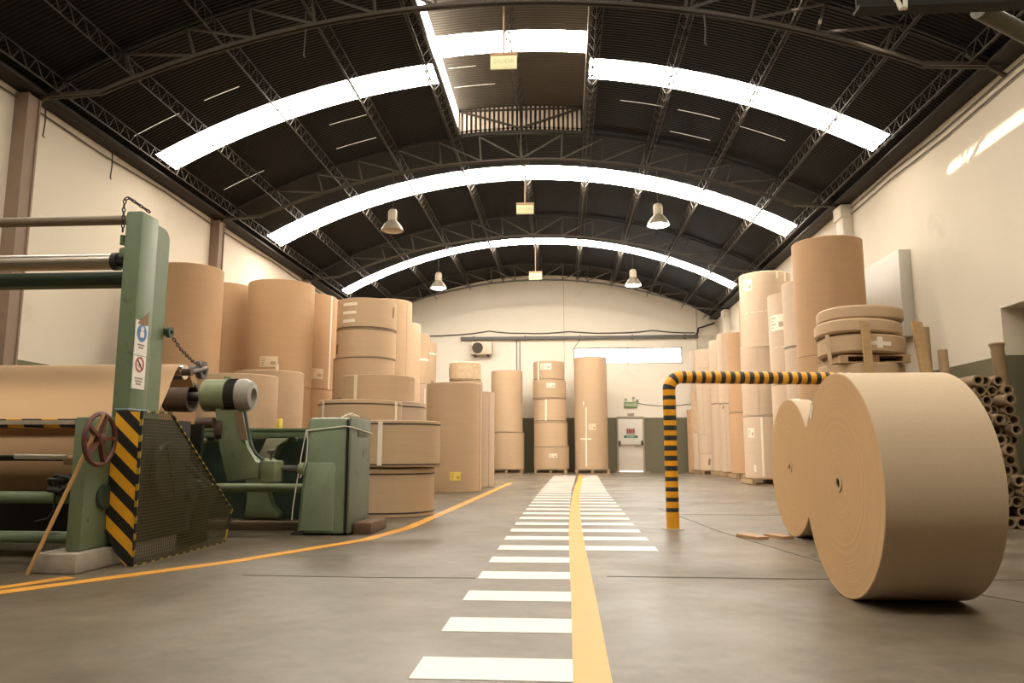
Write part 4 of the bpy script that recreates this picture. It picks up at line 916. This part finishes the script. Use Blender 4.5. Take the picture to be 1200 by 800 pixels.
b = B(); b.lathe([(0, -.05), (.085, -.05), (.085, .06), (.10, .065), (.10, .16), (.085, .17), (.085, .20), (0, .20)], (-2.84, ya+.02, .60), 'x', 28); b.box(-2.755, -2.62, ya-.1, ya+.14, .48, .68, .02); part('pivot_block', b, GREENL)
b = B(); b.cyl((-2.69, ya-.02, .68), (-2.69, ya-.02, .75), .012, 10); b.cyl((-2.72, ya-.02, .76), (-2.66, ya-.02, .76), .018, 10); part('clamp_screw', b, OILY)
b = B(); b.lathe([(0, 0), (.03, 0)]+[((.03 if k % 2 else .036), .008*k) for k in range(1, 26)]+[(.03, .21), (0, .21)], (-2.63, ya+.1, .60), 'x', 20); part('feed_screw', b, OILY)
b = B(); b.lathe([(0, 0), (.045, 0), (.06, .02), (.06, .06), (0, .06)], (-2.475, 7.01, .60), 'x', 20); part('screw_knob', b, GREENL)
# bed
b = B(); b.box(-4.6, -2.36, 7.48, 7.62, .90, .985, .008); b.box(-4.6, -2.36, 7.46, 7.49, .97, .99); part('bed_beam', b, GREEN)
b = B(); b.box(-4.6, -2.36, 7.72, 7.78, .08, .90); part('bed_panel', b, GREEND, smooth=False)
def castleg(x):
    b = B(); y = 7.56; PALEC = mat('pale_casting', (.40, .38, .27), .5, var=.1); P = [(x+.035, .895), (x+.26, .895), (x+.24, .86), (x+.14, .82), (x+.12, .74), (x+.07, .62), (x-.10, .60), (x-.04, .70), (x+.02, .80)]; b.prism([(px_, 7.47, pz) for px_, pz in P], (0, .05, 0), bev=.01); part('cast_web', b, PALEC); b = B(); P = [(x-.02, .90), (x+.30, .90), (x+.28, .86), (x+.15, .83), (x+.10, .70), (x+.02, .60), (x-.06, .56), (x+.02, .44), (x+.08, .22), (x+.17, .16), (x+.17, .10), (x-.20, .10), (x-.15, .3), (x-.2, .5), (x-.12, .66), (x-.03, .78)]
    b.prism([(px_, y, pz) for px_, pz in P], (0, .12, 0), bev=.012); part('cast_leg', b, GREENL)
castleg(-3.02); castleg(-3.85)
b = B(); b.cyl((-4.6, 7.25, .415), (-2.40, 7.25, .415), .042, 20); part('bed_rail', b, GREENL)
b = B(); b.box(-4.6, -2.36, 7.4, 7.85, 0, .085, .01); part('base_skid', b, mat('dark_timber', (.16, .11, .07), .8, var=.3))
# end cabinet
b = B(); b.prism([(-2.47, 7.0, .012), (-2.025, 7.0, .012), (-2.025, 7.0, 1.075), (-2.385, 7.0, 1.075), (-2.40, 7.0, 1.02)], (0, .74, 0), bev=.03); cab = part('end_cabinet', b, mat('cabinet_green', (.205, .262, .172), .42, var=.14, scale=8, dirt=(.10, .12, .075), dscale=5, dth=.6))
b = B(); b.prism([(-2.44, 6.985, .04), (-2.13, 6.985, .04), (-2.12, 6.985, .63), (-2.15, 6.985, .66), (-2.385, 6.985, .66)], (0, .03, 0), bev=.012); part('raised_panel', b, mat('panel_green', (.25, .31, .205), .42, var=.12, scale=8, dirt=(.14, .16, .10), dscale=6, dth=.6), cab)
b = B(); b.box(-2.024, -2.014, 7.0, 7.74, .03, 1.06); part('seam_gasket', b, DARK, cab, smooth=False)
b = B(); b.box(-2.013, -1.985, 7.01, 7.74, .012, 1.085, .02); cv = part('side_cover', b, GREENG, cab)
b = B(); b.box(-1.984, -1.98, 7.22, 7.58, .90, .975, .001); npt = part('name_plate', b, mat('plate_frame', (.075, .082, .062), .5), cab)
b = B()
for k in range(5): b.box(-1.9795, -1.977, 7.26+.06*k, 7.30+.06*k, .915, .96)
part('plate_lettering', b, mat('plate_raised', (.17, .185, .14), .5), cab, smooth=False)
b = B(); b.prism([(-2.52, 6.98, .003), (-2.40, 6.98, .003), (-2.40, 6.98, .05), (-2.50, 6.98, .03)], (0, .5, 0)); part('cabinet_foot', b, OILY, cab)
# cord tied round the cabinet, timber block, yellow can
b = B(); zc = .965
b.tube([(-2.41, 6.985, zc-.01), (-2.2, 6.985, zc+.012), (-2.03, 6.985, zc+.03), (-1.976, 7.02, zc+.02), (-1.972, 7.4, zc-.005), (-1.975, 7.75, zc-.02)], .0055, 6)
b.tube([(-2.405, 6.985, zc-.01), (-2.43, 6.98, .8), (-2.47, 6.975, .5), (-2.50, 6.97, .25), (-2.505, 6.97, .14)], .0055, 6)
b.tube([(-2.40, 6.98, zc-.01), (-2.385, 6.978, .85), (-2.39, 6.978, .68), (-2.42, 6.977, .58), (-2.445, 6.977, .52)], .0055, 6)
b.tube([(-2.16, 7.3, 1.088), (-2.10, 7.25, 1.12), (-2.03, 7.2, 1.10), (-1.99, 7.22, 1.098)], .006, 6); b.tube([(-2.14, 7.2, 1.085), (-2.07, 7.28, 1.13), (-2.0, 7.34, 1.098)], .006, 6)
tag(obj('white_cord', b, CORD, base=(-2.2, 6.98, .96)), 'thin white cord tied round the top of the green end cabinet', 'cord')
b = B(); b.box(-1.975, -1.80, 7.12, 7.72, 0, .105, .008); tag(obj('timber_block', b, mat('dark_red_timber', (.13, .075, .045), .8, var=.35, scale=8), base=(-1.9, 7.4, 0)), 'dark timber block on the floor against the green end cabinet', 'wood block')
b = B(); b.lathe([(0, 0), (.03, 0), (.03, .085), (.022, .10), (0, .10)], (-2.88, 7.55, .991), 'z', 16); b.box(-2.895, -2.865, 7.51, 7.525, 1.02, 1.06); tag(obj('yellow_can', b, YCAN, base=(-2.88, 7.55, .99)), 'small yellow can standing on the green bed beam', 'can')

# ------------------------------------------------------------------ light, world, camera
sun = bpy.data.lights.new('sun', 'SUN'); sun.energy = 26; sun.angle = math.radians(1.2); sun.color = (1, .90, .74)
so = bpy.data.objects.new('sun', sun); C.objects.link(so)
so.rotation_euler = Vector((3.55, 1.95, -2.22)).to_track_quat('-Z', 'Y').to_euler(); so.location = (0, 0, 20)
w = bpy.data.worlds.new('sky'); bpy.context.scene.world = w; w.use_nodes = True
bg = w.node_tree.nodes['Background']; bg.inputs[0].default_value = (.75, .85, 1, 1); bg.inputs[1].default_value = 1.5
for x, y, e in ((1.99, 15.5, 60), (-3.60, 21.3, 60), (1.98, 21.3, 60)):
    l = bpy.data.lights.new('lamp_light', 'SPOT'); l.energy = e*4; l.spot_size = math.radians(130); l.spot_blend = .6; l.shadow_soft_size = .15; l.color = (.95, .97, 1)
    o = bpy.data.objects.new('lamp_light', l); C.objects.link(o); o.location = (x, y, 5.40)
cam = bpy.data.cameras.new('camera'); co = bpy.data.objects.new('camera', cam); C.objects.link(co)
cam.sensor_width = 36; cam.lens = 36*890/1200; cam.clip_start = .05; cam.clip_end = 200
co.location = (0, 0, .76); co.rotation_euler = (PI/2+math.atan(129/890), 0, math.atan(62/890*math.cos(math.atan(129/890))))
sc = bpy.context.scene; sc.camera = co
sc.view_settings.view_transform = 'Standard'; sc.view_settings.look = 'None'; sc.view_settings.gamma = 1; sc.view_settings.use_curve_mapping = False
sc.view_settings.exposure = 0.0
sc.cycles.max_bounces = 8; sc.cycles.diffuse_bounces = 5; sc.cycles.sample_clamp_indirect = 8
